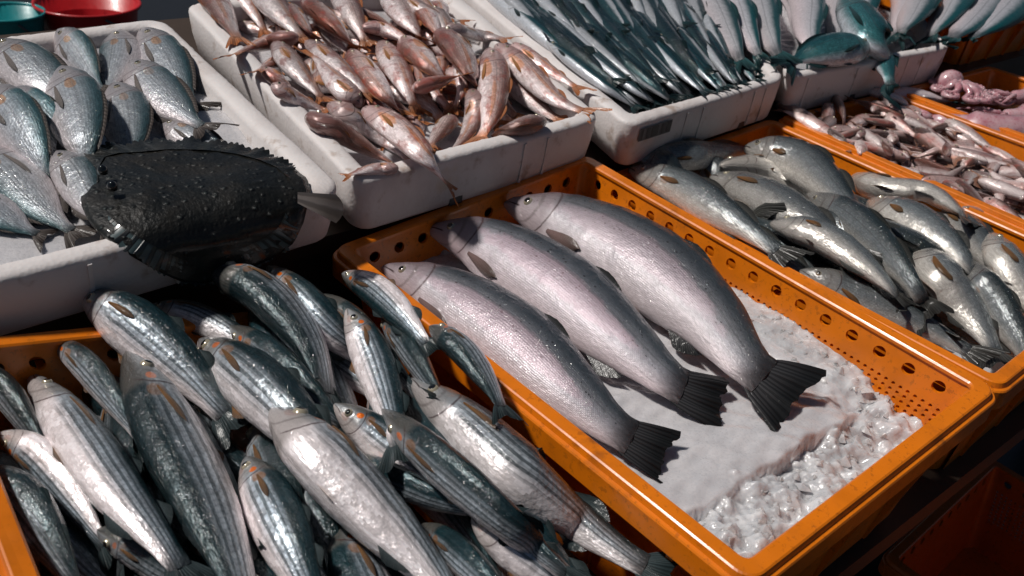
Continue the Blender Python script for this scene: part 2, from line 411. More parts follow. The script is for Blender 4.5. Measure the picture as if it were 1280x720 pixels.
for wp, zz, nm in ((W_A, -.022, 'sea bream'), (W_B, -.036, 'red mullet'), (W_C, -.028, 'slender dark fish'), (W_D, -.026, 'pale teal-backed fish')):
    f_ = fbm(len(nm)+20, [(20, .0015, 6), (60, .0008, 10), (200, .0003, 8)])
    ice_sheet('ice', 'smooth ice bed under the %s in the foam box' % nm, wp, .031, lambda x, y: zz+f_(x, y), 90, 60, SHEET)
# loose chips on the crushed part of the main bed
g = Geo(); r0 = np.random.default_rng(11)
for k in range(620):
    x, y = r0.uniform(.30, .572), r0.uniform(-.37, -.028)
    q = W_MAIN((x, y, 0)); d = (e1-e0)[:2]; L = np.linalg.norm(d); d = d/L; r = np.array(q[:2])-e0[:2]; al, ac = r@d, r@np.array([-d[1], d[0]])
    if ac > -.004 and al < L+.02+.05*r0.random(): continue
    s = r0.uniform(.0022, .0060)*(1.7 if r0.random() < .12 else 1); z = main_ice(x, y)-s*.22
    base = np.array([(1,0,0),(-1,0,0),(0,1,0),(0,-1,0),(0,0,1),(0,0,-1)])*s*r0.uniform(.6, 1.3, (6, 3))+r0.normal(0, s*.25, (6, 3))
    g.add([W_MAIN((x+p[0], y+p[1], z+p[2]*.7)) for p in base], [(0,2,4),(2,1,4),(1,3,4),(3,0,4),(2,0,5),(1,2,5),(3,1,5),(0,3,5)])
tag(link('ice_chips', g.v, g.f, ICE, None, False), 'loose ice chips at the end of the trout crate', 'ice', kind='stuff')

hset(W_MAIN, .02, ICE_Z+.002); hset(W_MUL, .02, -.040); hset(W_BASS, .02, -.05); hset(W_SMALL, .02, -.038); hset(W_SQUID, .02, -.05)
hset(W_A, .03, -.020); hset(W_B, .03, -.034); hset(W_C, .03, -.026); hset(W_D, .03, -.024)

def hrim(wp):
    for u in np.linspace(0, 1, 320):
        for ins in np.linspace(.004, .026, 7):
            for x, y in ((wp.L*u, -ins), (wp.L*u, -wp.W+ins), (ins, -wp.W*u), (wp.L-ins, -wp.W*u)):
                q = wp((x, y, 0)); i, j = int((q[0]-HX0)/HS), int((q[1]-HY0)/HS)
                if 0 <= i < HNX and 0 <= j < HNY: HF[i, j] = max(HF[i, j], q[2])
for wp in (W_A, W_B, W_C, W_D): hrim(wp)

# ------------------------------------------------------------------ fish materials
def fish_mat(name, back, side, belly, t1=.30, w1=.12, t2=.66, w2=.14, gill=.22, head=None, stripes=0, stripe_c=(.02, .035, .04), sstr=.6,
             scale=.004, scstr=.35, spots=0, spot_c=(.02, .02, .02), blotch=(), mottle=0., mottle_c=(.3, .06, .04), rough=.3, metal=.25, coat=.6, var=.25, bumpd=.0005, line=True, lump=1., root=(.05, .06, .065)):
    n = N(name); s, t, _ = n.xyz(n.attr('fs')); fm = n.attr('fm'); fx, fy, fz = n.xyz(fm)
    nz = n.noise(fm, 55, 4, .6); nf = n.noise(fm, 260, 3, .6)
    tp = n.math('ADD', t, n.math('MULTIPLY', n.math('SUBTRACT', nz, .5), .09))
    c = n.mix(n.step(t1-w1, t1+w1, tp), back, side); c = n.mix(n.step(t2-w2, t2+w2, tp), c, belly)
    # scales: staggered cells
    row = n.math('FLOOR', n.math('DIVIDE', fy, scale)); odd = n.math('MULTIPLY', n.math('MODULO', row, 2.), .5)
    sv = n.comb(n.math('ADD', n.math('DIVIDE', fx, scale*1.05), odd), n.math('DIVIDE', fy, scale), fz)
    vd = n.voro(sv, 1., .22); vc = n.voro(sv, 1., .22, out='Color')
    body = n.step(gill-.02, gill+.03, s)
    edge = n.math('MULTIPLY', n.step(.30, .62, vd), n.math('MULTIPLY', body, scstr))
    if stripes:
        ph = n.math('ADD', n.math('MULTIPLY', t, stripes*2*math.pi), n.math('MULTIPLY', n.math('SUBTRACT', nz, .5), 1.6))
        sn = n.step(.0, .45, n.math('SINE', ph))
        msk = n.math('MULTIPLY', n.math('MULTIPLY', n.step(.10, .2, t), n.math('SUBTRACT', 1., n.step(.58, .74, t))), n.step(gill, gill+.08, s))
        msk = n.math('MULTIPLY', msk, n.math('MULTIPLY', sn, n.math('ADD', .72, n.math('MULTIPLY', n.step(.5, .1, vd), .28))))
        c = n.mix(n.math('MULTIPLY', msk, sstr), c, stripe_c)
    edge = n.math('MULTIPLY', edge, n.math('SUBTRACT', 1., n.math('MULTIPLY', n.step(t2-w2, t2+w2, tp), .85)))
    c = n.mix(edge, c, n.mix(.75, c, (.01, .02, .022)))
    # single scales made paler at random in the base colour
    c = n.mix(n.math('MULTIPLY', n.math('MULTIPLY', n.xyz(vc)[0], body), .55*min(1, scstr*2)), c, n.mix(1., c, (1.9, 1.95, 2.), 'MULTIPLY'))
    if mottle:
        c = n.mix(n.math('MULTIPLY', n.step(.48, .66, n.noise(fm, 38, 5, .65)), mottle), c, mottle_c)
    if spots:
        sp = n.voro(fm, spots, 1.); reg = n.math('SUBTRACT', 1., n.step(.45, .62, t))
        c = n.mix(n.math('MULTIPLY', n.math('SUBTRACT', 1., n.step(.16, .26, sp)), n.math('MULTIPLY', reg, n.step(.45, .55, n.noise(fm, 120, 1)))), c, spot_c)
    if head: c = n.mix(n.math('MULTIPLY', n.math('SUBTRACT', 1., n.step(gill-.03, gill+.01, s)), n.math('MULTIPLY', .5, n.step(.25, .55, n.math('ADD', nz, n.math('MULTIPLY', t, .2))))), c, head)
    for (bs, bt, rs, rt, bc, st_) in blotch:
        dx = n.math('DIVIDE', n.math('SUBTRACT', s, bs), rs); dy = n.math('DIVIDE', n.math('SUBTRACT', t, bt), rt)
        dd = n.math('ADD', n.math('ADD', n.math('MULTIPLY', dx, dx), n.math('MULTIPLY', dy, dy)), n.math('MULTIPLY', n.math('SUBTRACT', nz, .5), 1.4))
        c = n.mix(n.math('MULTIPLY', n.math('SUBTRACT', 1., n.step(.5, 1.15, dd)), n.math('MULTIPLY', st_, n.step(.02, .22, n.math('FRACT', n.math('MULTIPLY', n.rand(), 7.3))))), c, bc)
    # gill slit and mouth line
    tc = n.math('SUBTRACT', t, .55); gs = n.math('SUBTRACT', gill, n.math('MULTIPLY', n.math('MULTIPLY', tc, tc), .35))
    gl = n.math('ABSOLUTE', n.math('SUBTRACT', s, gs))
    gm = n.math('MULTIPLY', n.math('SUBTRACT', 1., n.step(.0015, .008, n.math('ADD', gl, n.math('MULTIPLY', nf, .004)))), n.math('MULTIPLY', n.step(.16, .3, t), n.math('SUBTRACT', 1., n.step(.86, .97, t))))
    c = n.mix(n.math('MULTIPLY', gm, .85), c, (.05, .018, .018))
    pg = n.math('ABSOLUTE', n.math('SUBTRACT', s, n.math('SUBTRACT', gs, .055)))
    c = n.mix(n.math('MULTIPLY', n.math('MULTIPLY', n.math('SUBTRACT', 1., n.step(.001, .010, pg)), n.step(.3, .45, t)), .4), c, (.06, .04, .035))
    ml = n.math('ABSOLUTE', n.math('SUBTRACT', t, n.math('ADD', .55, n.math('MULTIPLY', s, 1.4))))
    mm = n.math('MULTIPLY', n.math('SUBTRACT', 1., n.step(.01, .035, ml)), n.math('SUBTRACT', 1., n.step(.055, .07, s)))
    c = n.mix(n.math('MULTIPLY', mm, .9), c, (.03, .012, .012))
    if line:
        ll = n.math('ABSOLUTE', n.math('SUBTRACT', t, .42)); lm = n.math('MULTIPLY', n.math('SUBTRACT', 1., n.step(.004, .016, ll)), body)
        c = n.mix(n.math('MULTIPLY', lm, .35), c, (.05, .05, .055))
    c = n.mix(n.math('MULTIPLY', n.step(.90, 1.0, n.math('ADD', s, n.math('MULTIPLY', n.math('SUBTRACT', nz, .5), .08))), .9), c, root)
    # each fish a little different
    rv = n.math('ADD', 1-var/2, n.math('MULTIPLY', n.rand(), var)); hsv = n.node('ShaderNodeHueSaturation'); n.put(hsv.inputs['Color'], c); n.put(hsv.inputs['Value'], rv)
    n.put(hsv.inputs['Saturation'], n.math('ADD', .85, n.math('MULTIPLY', n.rand(), .3)))
    c = hsv.outputs[0]
    hgt = n.math('ADD', n.math('MULTIPLY', n.math('MULTIPLY', n.math('SUBTRACT', 1., vd), body), 1.), n.math('MULTIPLY', nf, .5))
    b = n.bump(hgt, .55, bumpd); b = n.bump(nz, .45, .0035*lump, b); b = n.bump(n.noise(fm, 140, 2), .4, .0016*lump, b)
    cb = n.bump(n.math('ADD', n.noise(fm, 210, 3, .65), n.math('MULTIPLY', n.noise(fm, 90, 2), 1.3)), .75, .0030, b)
    m = n.set(Base_Color=c, Roughness=n.math('ADD', rough-.04, n.math('MULTIPLY', nf, .24)), Metallic=n.math('MULTIPLY', n.math('ADD', .6, n.math('MULTIPLY', body, .4)), metal), Normal=b,
              Coat_Weight=min(1., coat+.2), Coat_Roughness=.05, Coat_Normal=cb, Specular_IOR_Level=.32)
    return m
def fin_mat(name, base, tip, rays=22, alpha=1., rough=.3):
    n = N(name); q, v, _ = n.xyz(n.attr('fs')); nz = n.noise(n.attr('fm'), 90, 3)
    ry = n.step(-.5, .8, n.math('SINE', n.math('ADD', n.math('MULTIPLY', v, rays*2*math.pi), n.math('MULTIPLY', nz, 1.5))))
    c = n.mix(n.step(.1, .9, q), base, tip); c = n.mix(n.math('MULTIPLY', ry, .55), c, tuple(x*.35 for x in tip))
    b = n.bump(ry, .6, .0008)
    al = 1. if alpha >= 1 else n.math('SUBTRACT', 1., n.math('MULTIPLY', n.math('SUBTRACT', 1., ry), (1-alpha)))
    return n.set(Base_Color=c, Roughness=rough, Normal=b, Coat_Weight=.14, Coat_Roughness=.12, Coat_Normal=n.bump(n.noise(n.attr('fm'), 200, 3), .6, .002), Specular_IOR_Level=.2, Alpha=al)
SILV = (.46, .47, .50)
MAT = {
 'trout': fish_mat('trout_skin', (.040, .050, .060), (.34, .33, .36), (.66, .56, .58), t1=.46, w1=.20, t2=.70, w2=.2, gill=.185, head=(.34, .25, .27), scale=.0028, scstr=.22, spots=150, spot_c=(.03, .03, .035), root=(.03, .03, .032), blotch=((.5, .52, .35, .12, (.58, .40, .46), .35),), metal=.22, rough=.34, var=.12, lump=.6),
 'mullet': fish_mat('mullet_skin', (.008, .024, .029), (.36, .40, .44), (.78, .71, .71), t1=.36, w1=.10, t2=.60, w2=.10, gill=.20, head=(.17, .15, .13), stripes=11, sstr=.88, scale=.0055, scstr=.5, blotch=((.165, .42, .019, .062, (.66, .14, .012), .95), (.225, .40, .03, .10, (.30, .13, .04), .6), (.10, .62, .03, .1, (.42, .24, .2), .4)), metal=.30, rough=.27, var=.3),
 'bream': fish_mat('bream_skin', (.035, .080, .090), (.30, .32, .345), (.52, .47, .48), t1=.32, w1=.18, t2=.66, w2=.16, gill=.25, head=(.36, .30, .31), scale=.004, scstr=.35, blotch=((.28, .44, .05, .07, (.36, .17, .05), .65),), metal=.28, rough=.3, var=.25),
 'red': fish_mat('red_mullet_skin', (.17, .065, .045), (.50, .36, .33), (.74, .64, .63), t1=.30, w1=.13, t2=.55, w2=.14, gill=.24, head=(.34, .17, .16), scale=.0042, scstr=.45, mottle=.7, mottle_c=(.33, .07, .045), root=(.50, .20, .10), blotch=((.30, .60, .10, .12, (.66, .22, .04), .6), (.62, .45, .2, .06, (.60, .20, .05), .45)), metal=.18, rough=.24, var=.5, coat=.8),
 'slender': fish_mat('slender_skin', (.004, .020, .024), (.016, .055, .062), (.50, .52, .55), t1=.40, w1=.12, t2=.62, w2=.07, gill=.16, scale=.003, scstr=.2, metal=.35, rough=.24, var=.5, coat=.7),
 'mack': fish_mat('pale_fish_skin', (.012, .075, .080), (.50, .50, .53), (.66, .57, .59), t1=.30, w1=.09, t2=.55, w2=.2, gill=.2, head=(.3, .3, .32), scale=.003, scstr=.2, blotch=((.35, .7, .1, .15, (.60, .32, .32), .35),), metal=.25, rough=.26, var=.2),
 'bonito': fish_mat('teal_fish_skin', (.012, .060, .068), (.05, .16, .17), (.50, .52, .55), t1=.45, w1=.2, t2=.74, w2=.12, gill=.24, head=(.06, .12, .13), scale=.005, scstr=.45, metal=.3, rough=.22, var=.1),
 'bass': fish_mat('bass_skin', (.022, .031, .033), (.165, .18, .185), (.50, .47, .43), t1=.36, w1=.18, t2=.64, w2=.14, gill=.22, head=(.26, .24, .22), scale=.0032, scstr=.3, blotch=((.27, .62, .025, .05, (.25, .10, .03), .5),), metal=.30, rough=.17, var=.5, coat=1.),
 'tiny': fish_mat('tiny_skin', (.10, .055, .045), (.46, .33, .31), (.72, .62, .60), t1=.30, w1=.14, t2=.6, w2=.15, gill=.24, scale=.003, scstr=.2, mottle=.6, mottle_c=(.30, .075, .06), root=(.40, .22, .17), metal=.2, rough=.24, var=.8, coat=.8),
}
FIN = {
 'trout': fin_mat('trout_fin', (.045, .045, .048), (.012, .013, .014), 14), 'trout_p': fin_mat('trout_pectoral', (.26, .17, .16), (.13, .09, .08), 12),
 'mullet': fin_mat('mullet_fin', (.05, .07, .075), (.018, .028, .03), 18), 'mullet_p': fin_mat('mullet_pectoral', (.26, .13, .05), (.14, .09, .06), 12),
 'bream': fin_mat('bream_fin', (.14, .12, .11), (.05, .04, .035), 16), 'bream_p': fin_mat('bream_pectoral', (.26, .22, .20), (.20, .18, .17), 12),
 'red': fin_mat('red_mullet_fin', (.46, .22, .13), (.40, .14, .05), 12), 'red_p': fin_mat('red_mullet_pectoral', (.52, .26, .12), (.44, .19, .06), 10),
 'slender': fin_mat('slender_fin', (.012, .04, .045), (.01, .02, .022), 10), 'slender_p': fin_mat('slender_pectoral', (.05, .08, .09), (.02, .03, .03), 8),
 'mack': fin_mat('pale_fish_fin', (.03, .09, .095), (.012, .03, .032), 14), 'mack_p': fin_mat('pale_fish_pectoral', (.2, .2, .2), (.08, .09, .09), 8),
 'bonito': fin_mat('teal_fish_fin', (.02, .06, .065), (.01, .025, .028), 14), 'bonito_p': fin_mat('teal_fish_pectoral', (.04, .08, .09), (.012, .03, .03), 8),
 'bass': fin_mat('bass_fin', (.07, .07, .065), (.03, .03, .028), 16), 'bass_p': fin_mat('bass_pectoral', (.26, .12, .045), (.12, .07, .035), 10),
 'tiny': fin_mat('tiny_fin', (.40, .25, .2), (.30, .14, .09), 8), 'tiny_p': fin_mat('tiny_pectoral', (.4, .25, .2), (.3, .14, .1), 6),
}
def eye_mats():
    a = N('eye_iris'); a = a.set(Base_Color=(.52, .46, .34), Roughness=.15, Metallic=.4, Coat_Weight=1.)
    b = N('eye_pupil'); b = b.set(Base_Color=(.006, .007, .008), Roughness=.06, Coat_Weight=1.)
    return a, b
IRIS, PUPIL = eye_mats()

# ------------------------------------------------------------------ fish shapes
# s: 0 snout .. 1 end of the tail root; top/bot: half heights as fraction of the full body depth; wid: half width as fraction of depth
SP = {
 'trout': dict(ratio=.245, tail=.13, s=[0,.02,.06,.12,.20,.32,.48,.62,.76,.88,.96,1], top=[.03,.10,.19,.30,.40,.48,.50,.45,.36,.26,.22,.23], bot=[.03,.09,.17,.28,.40,.49,.50,.44,.32,.22,.19,.20], wid=[.02,.09,.15,.21,.26,.29,.29,.25,.18,.10,.06,.012],
   eye=(.085,.52,.055), fork=.86, spread=.46, gill=.185, dorsal=((.45,.56,.07),), anal=((.70,.79,.12),), pelvic=((.50,.56,.10),), pect=(.20,.76,.14,.10), nr=30, ns=54),
 'mullet': dict(ratio=.205, tail=.17, s=[0,.02,.06,.12,.20,.30,.45,.62,.78,.90,1], top=[.03,.10,.20,.31,.41,.48,.50,.44,.33,.25,.22], bot=[.04,.12,.22,.33,.43,.50,.50,.43,.30,.21,.18], wid=[.03,.10,.19,.28,.34,.36,.35,.29,.20,.11,.012],
   eye=(.105,.50,.10), fork=.55, spread=.62, gill=.20, dorsal=((.42,.50,.16),(.66,.76,.18)), anal=((.66,.77,.16),), pelvic=((.34,.40,.16),), pect=(.215,.42,.15,.062), nr=26, ns=44),
 'bream': dict(ratio=.37, tail=.17, s=[0,.02,.07,.15,.25,.38,.52,.68,.82,.92,1], top=[.03,.12,.25,.39,.48,.50,.46,.36,.22,.13,.12], bot=[.03,.10,.22,.36,.46,.50,.48,.36,.20,.11,.10], wid=[.02,.07,.13,.18,.21,.22,.20,.15,.09,.05,.012],
   eye=(.13,.46,.070), fork=.5, spread=.48, gill=.25, dorsal=((.32,.80,.09),), anal=((.62,.80,.09),), pelvic=((.34,.42,.12),), pect=(.26,.60,.22,.06), nr=22, ns=34),
 'red': dict(ratio=.235, tail=.17, s=[0,.02,.06,.12,.20,.30,.45,.62,.78,.90,1], top=[.05,.15,.30,.42,.49,.50,.47,.39,.28,.19,.17], bot=[.06,.17,.27,.36,.44,.49,.48,.38,.26,.17,.15], wid=[.04,.14,.22,.28,.31,.32,.30,.24,.15,.08,.012],
   eye=(.12,.44,.075), fork=.45, spread=.52, gill=.24, dorsal=((.32,.46,.12),(.62,.74,.10)), anal=((.62,.72,.10),), pelvic=((.30,.38,.14),), pect=(.25,.62,.17,.07), nr=20, ns=32),
 'slender': dict(ratio=.105, tail=.12, s=[0,.03,.09,.16,.28,.45,.62,.78,.90,1], top=[.06,.20,.34,.42,.48,.50,.47,.38,.26,.20], bot=[.06,.20,.34,.44,.50,.50,.45,.34,.22,.18], wid=[.05,.16,.26,.33,.38,.38,.34,.25,.14,.012],
   eye=(.07,.44,.11), fork=.45, spread=.75, gill=.16, dorsal=((.58,.66,.2),), anal=((.62,.70,.18),), pelvic=(), pect=(.17,.66,.10,.12), nr=14, ns=30),
 'mack': dict(ratio=.15, tail=.15, s=[0,.03,.08,.15,.25,.38,.55,.72,.86,.95,1], top=[.03,.14,.26,.37,.46,.50,.49,.43,.30,.16,.12], bot=[.03,.13,.25,.37,.46,.50,.49,.42,.28,.14,.11], wid=[.02,.11,.19,.26,.32,.34,.31,.22,.11,.06,.012],
   eye=(.10,.46,.085), fork=.35, spread=.65, gill=.2, dorsal=((.34,.46,.12),(.58,.70,.10)), anal=((.58,.70,.10),), pelvic=(), pect=(.215,.52,.12,.05), nr=20, ns=32),
 'bass': dict(ratio=.225, tail=.15, s=[0,.02,.07,.14,.22,.34,.50,.66,.80,.92,1], top=[.03,.11,.24,.36,.45,.50,.47,.38,.27,.19,.17], bot=[.04,.13,.24,.36,.44,.49,.49,.38,.25,.17,.15], wid=[.03,.11,.19,.26,.31,.33,.31,.25,.17,.09,.012],
   eye=(.10,.46,.070), fork=.6, spread=.5, gill=.22, dorsal=((.34,.50,.12),(.58,.76,.12)), anal=((.60,.74,.12),), pelvic=((.28,.36,.15),), pect=(.235,.60,.13,.075), nr=24, ns=40),
}
SP['bonito'] = dict(SP['bream'], ratio=.31, eye=(.11,.46,.06), gill=.24, wid=[.02,.10,.18,.25,.29,.30,.28,.20,.11,.06,.012])
SP['tiny'] = dict(SP['red'], ratio=.205, nr=12, ns=20, dorsal=(), anal=(), pelvic=())
def catmull(pts, n):
    pts = np.asarray(pts, float)
    if len(pts) == 2: pts = np.array([pts[0], (pts[0]+pts[1])/2, pts[1]])
    ext_ = np.vstack([2*pts[0]-pts[1], pts, 2*pts[-1]-pts[-2]]); out = []
    for i in range(len(pts)-1):
        p0, p1, p2, p3 = ext_[i:i+4]
        for t in np.linspace(0, 1, 24, endpoint=False):
            out.append(.5*((2*p1)+(-p0+p2)*t+(2*p0-5*p1+4*p2-p3)*t*t+(-p0+3*p1-3*p2+p3)*t**3))
    out.append(pts[-1]); out = np.array(out)
    d = np.r_[0, np.cumsum(np.linalg.norm(np.diff(out, axis=0), axis=1))]
    u = np.linspace(0, d[-1], n); return np.stack([np.interp(u, d, out[:, k]) for k in range(out.shape[1])], 1)
class Body:
    """a bent fish body: maps (s, t, side) on the skin and (s, offsets) round the spine to the world"""
    def __init__(b, sp, spine, roll, dor, H, twist=0.):
        b.sp, b.sp_s = sp, np.linspace(0, 1, len(spine)); b.c = spine; b.H = H; b.fr = 1-sp['tail']
        d = np.gradient(spine, axis=0); d /= np.linalg.norm(d, axis=1)[:, None]; b.T = d
        b.L = np.linalg.norm(np.diff(spine, axis=0), axis=1).sum(); z = np.array([0, 0, 1.])
        D0 = dor*np.cross(z, d); D0 /= np.linalg.norm(D0, axis=1)[:, None]
        U = z-d*(d@z)[:, None]; U /= np.linalg.norm(U, axis=1)[:, None]
        r = np.radians(roll+twist*(b.sp_s-.4))[:, None]
        b.D = np.cos(r)*D0+np.sin(r)*U; b.Lt = -np.sin(r)*D0+np.cos(r)*U
    def fr_at(b, sb):
        q = np.clip(np.asarray(sb, float), 0, 1/b.fr)*b.fr
        I = lambda A: np.stack([np.interp(q, b.sp_s, A[:, k]) for k in range(3)], -1)
        return I(b.c), I(b.T), I(b.D), I(b.Lt)
    def prof(b, s):
        sp = b.sp; return [np.interp(s, sp['s'], sp[k])*b.H for k in ('top', 'bot', 'wid')]
    def skin(b, s, phi):
        """phi 0 dorsal, pi ventral, >pi the other flank"""
        s = np.asarray(s, float); phi = np.asarray(phi, float); c, T, D, Lt = b.fr_at(s); tp, bt, wd = b.prof(s)
        cs, sn = np.cos(phi), np.sin(phi); t = np.where(phi <= math.pi, phi/math.pi, 2-phi/math.pi)
        g = b.sp['gill']-.35*(t-.55)**2
        gb = sstep(g-.07, g-.004, s)*(1-sstep(g-.002, g+.008, s))*np.sin(np.clip(t, 0, 1)*math.pi)
        mo = np.exp(-((t-(.55+1.4*s))/.05)**2)*(1-sstep(.05, .075, s))
        k = 1+.055*gb-.10*mo
        y = np.where(cs > 0, tp*cs, bt*cs)*k; x = wd*np.sign(sn)*np.abs(sn)**1.12*k
        return c+D*y[..., None]+Lt*x[..., None]
def body_mesh(b, mat, root, name='body'):
    sp = b.sp; ns, nr = sp['ns'], sp['nr']; u = np.linspace(0, 1, ns+1); ss = u**1.35*.55+u*.45
    ss[0] = .001; ph = np.linspace(0, 2*math.pi, nr, endpoint=False)
    S, PH = np.meshgrid(ss, ph, indexing='ij'); V = b.skin(S, PH)
    V += (rng.normal(0, b.H*.0025, V.shape[:2]))[..., None]*b.fr_at(S)[3]
    t = np.where(PH <= math.pi, PH/math.pi, 2-PH/math.pi)
    seed = rng.uniform(0, 50)
    tp, bt, wd = b.prof(S)
    fs_ = np.stack([S, t, np.full_like(S, seed)], -1); girth = b.H*.5*math.pi*.62
    fm_ = np.stack([S*b.fr*b.L+seed*.31, t*girth*2*.8+seed*.17, np.where(PH <= math.pi, 0, 5.)+0*S], -1)
    v = V.reshape(-1, 3); n0 = len(v); f = []
    for i in range(ns):
        for k in range(nr): f.append((i*nr+k, (i+1)*nr+k, (i+1)*nr+(k+1) % nr, i*nr+(k+1) % nr))
    c0 = b.fr_at(0.)[0]-b.fr_at(0.)[1]*b.H*.012; c1 = b.fr_at(1.)[0]+b.fr_at(1.)[1]*b.H*.02
    v = np.vstack([v, c0, c1]); f += [(n0, k, (k+1) % nr) for k in range(nr)]+[(n0+1, ns*nr+(k+1) % nr, ns*nr+k) for k in range(nr)]
    fs_ = np.vstack([fs_.reshape(-1, 3), (0, .5, seed), (1, .5, seed)]); fm_ = np.vstack([fm_.reshape(-1, 3), fm_[0, 0], fm_[-1, 0]])
    return link(name, v, f, mat, root, True, None, {'fs': fs_, 'fm': fm_})
def grid_mesh(name, G, mat, root, fs_):
    n, m = G.shape[:2]; f = [(i*m+j, i*m+j+1, (i+1)*m+j+1, (i+1)*m+j) for i in range(n-1) for j in range(m-1)]
    return link(name, G.reshape(-1, 3), f, mat, root, True, None, {'fs': fs_.reshape(-1, 3), 'fm': G.reshape(-1, 3)})
def tail_fin(b, mat, root, fan=1., fine=True):
    sp = b.sp; nv, nq = (25, 7) if fine else (7, 4); v = np.linspace(-1, 1, nv); q = np.linspace(0, 1, nq); Q, V_ = np.meshgrid(q, v, indexing='ij')
    ln = (sp['fork']+(1-sp['fork'])*np.abs(V_)**1.4)*(1-.10*np.maximum(0, np.abs(V_)-.9)/.1)
    ln = ln+np.convolve(rng.normal(0, .07, nv+2), (.25, .5, .25), 'valid')[None, :]; mx = sp['tail']/b.fr
    s = 1-.02+Q*ln*(mx+.02); c, T, D, Lt = b.fr_at(np.minimum(s, 1/b.fr))
    over = np.maximum(0, s-1/b.fr)*b.fr*b.L; hp = b.H*.96*(sp['top'][-1]+sp['bot'][-1])/2; sprd = b.H*sp['spread']*fan
    y = V_*(hp+(sprd-hp)*Q**.8); ripple = np.sin(V_*9+rng.uniform(0, 6))*Q*b.H*.035+np.sin(V_*40)*Q*b.H*.006
    G = c+T*over[..., None]+D*y[..., None]+Lt*ripple[..., None]
    grid_mesh('tail_fin', G, mat, root, np.stack([Q, V_*.5+.5, 0*Q], -1))
def edge_fin(b, name, s0, s1, h, mat, root, sgn, lean=0.):
    n, m = 11, 4; s = np.linspace(s0, s1, n); q = np.linspace(0, 1, m); S, Q = np.meshgrid(s, q, indexing='ij')
    u = (S-s0)/(s1-s0); S2 = S+Q*.05*(1+0*u); c, T, D, Lt = b.fr_at(np.minimum(S2, 1.)); tp, bt, wd = b.prof(S)
    base = (tp if sgn > 0 else bt)*.96; hh = h*b.H*np.sin(np.clip(u*.86+.14, 0, 1)*math.pi)**.7*(1-.35*u)
    y = sgn*(base+hh*Q*math.cos(lean)); x = hh*Q*math.sin(lean)+np.sin(u*26)*Q*b.H*.006
    G = c+D*y[..., None]+Lt*x[..., None]
    grid_mesh(name, G, mat, root, np.stack([Q, u, 0*Q], -1))
def pect_fin(b, mat, root, up=1):
    s0, t0, ln, wd = b.sp['pect']; nq, nv = 8, 7; q = np.linspace(0, 1, nq); v = np.linspace(-1, 1, nv); Q, V_ = np.meshgrid(q, v, indexing='ij')
    shape = (.35+.65*np.sin(np.clip(Q*1.25, 0, 1)*math.pi/2))*np.sqrt(np.maximum(0, 1-np.maximum(0, Q-.45)**2/.3026))
    S = s0+Q*ln; t = t0+rng.uniform(-.02, .02)+V_*wd*shape*.6+Q*rng.uniform(-.03, .10)
    phi = np.clip(t, .02, .98)*math.pi if up > 0 else 2*math.pi-np.clip(t, .02, .98)*math.pi
    A = b.skin(S, phi); c, T, D, Lt = b.fr_at(S); nrm = A-c; nrm /= np.linalg.norm(nrm, axis=-1)[..., None]
    G = A+nrm*(b.H*(.010+.022*np.sin(Q*math.pi*.9)+.015*np.cos(V_*1.5))[..., None])
    grid_mesh('pectoral_fin', G, mat, root, np.stack([Q, V_*.5+.5, 0*Q], -1))
def eye(b, root, up=1, n=12):
    s, t, r = b.sp['eye']; r *= b.H*1.05; ph = t*math.pi if up > 0 else 2*math.pi-t*math.pi
    p = b.skin(np.array(s), np.array(ph)); a = b.skin(np.array(s+.01), np.array(ph))-p; d = b.skin(np.array(s), np.array(ph+.06))-p
    nr = np.cross(a, d); c = b.fr_at(s)[0]; nr /= np.linalg.norm(nr)+1e-12
    if nr@(p-c) < 0: nr = -nr
    a /= np.linalg.norm(a); e = np.cross(nr, a); rings = [0, .3, .52, .6, .85, 1.]; p = p+nr*r*.10; v = [p+nr*r*.42]; f = []; mi = []
    for q in rings[1:]:
        for k in range(n):
            w_ = 2*math.pi*k/n; v.append(p+(a*math.cos(w_)+e*math.sin(w_))*r*q+nr*r*(.42*math.sqrt(max(0, 1-q*q))-.28*q**4))
    for k in range(n): f.append((0, 1+k, 1+(k+1) % n)); mi.append(1)
    for i in range(len(rings)-2):
        for k in range(n):
            f.append((1+i*n+k, 1+(i+1)*n+k, 1+(i+1)*n+(k+1) % n, 1+i*n+(k+1) % n)); mi.append(1 if i < 2 else 0)
    link('eye', v, f, [IRIS, PUPIL], root, True, mi)
NAMES = {'trout': 'trout', 'mullet': 'grey_mullet', 'bream': 'sea_bream', 'red': 'red_mullet', 'slender': 'slender_fish', 'mack': 'pale_fish', 'bonito': 'teal_fish', 'bass': 'bass', 'tiny': 'tiny_fish'}
THIN = {'mullet': .88, 'red': .86, 'bass': .90, 'trout': .97}
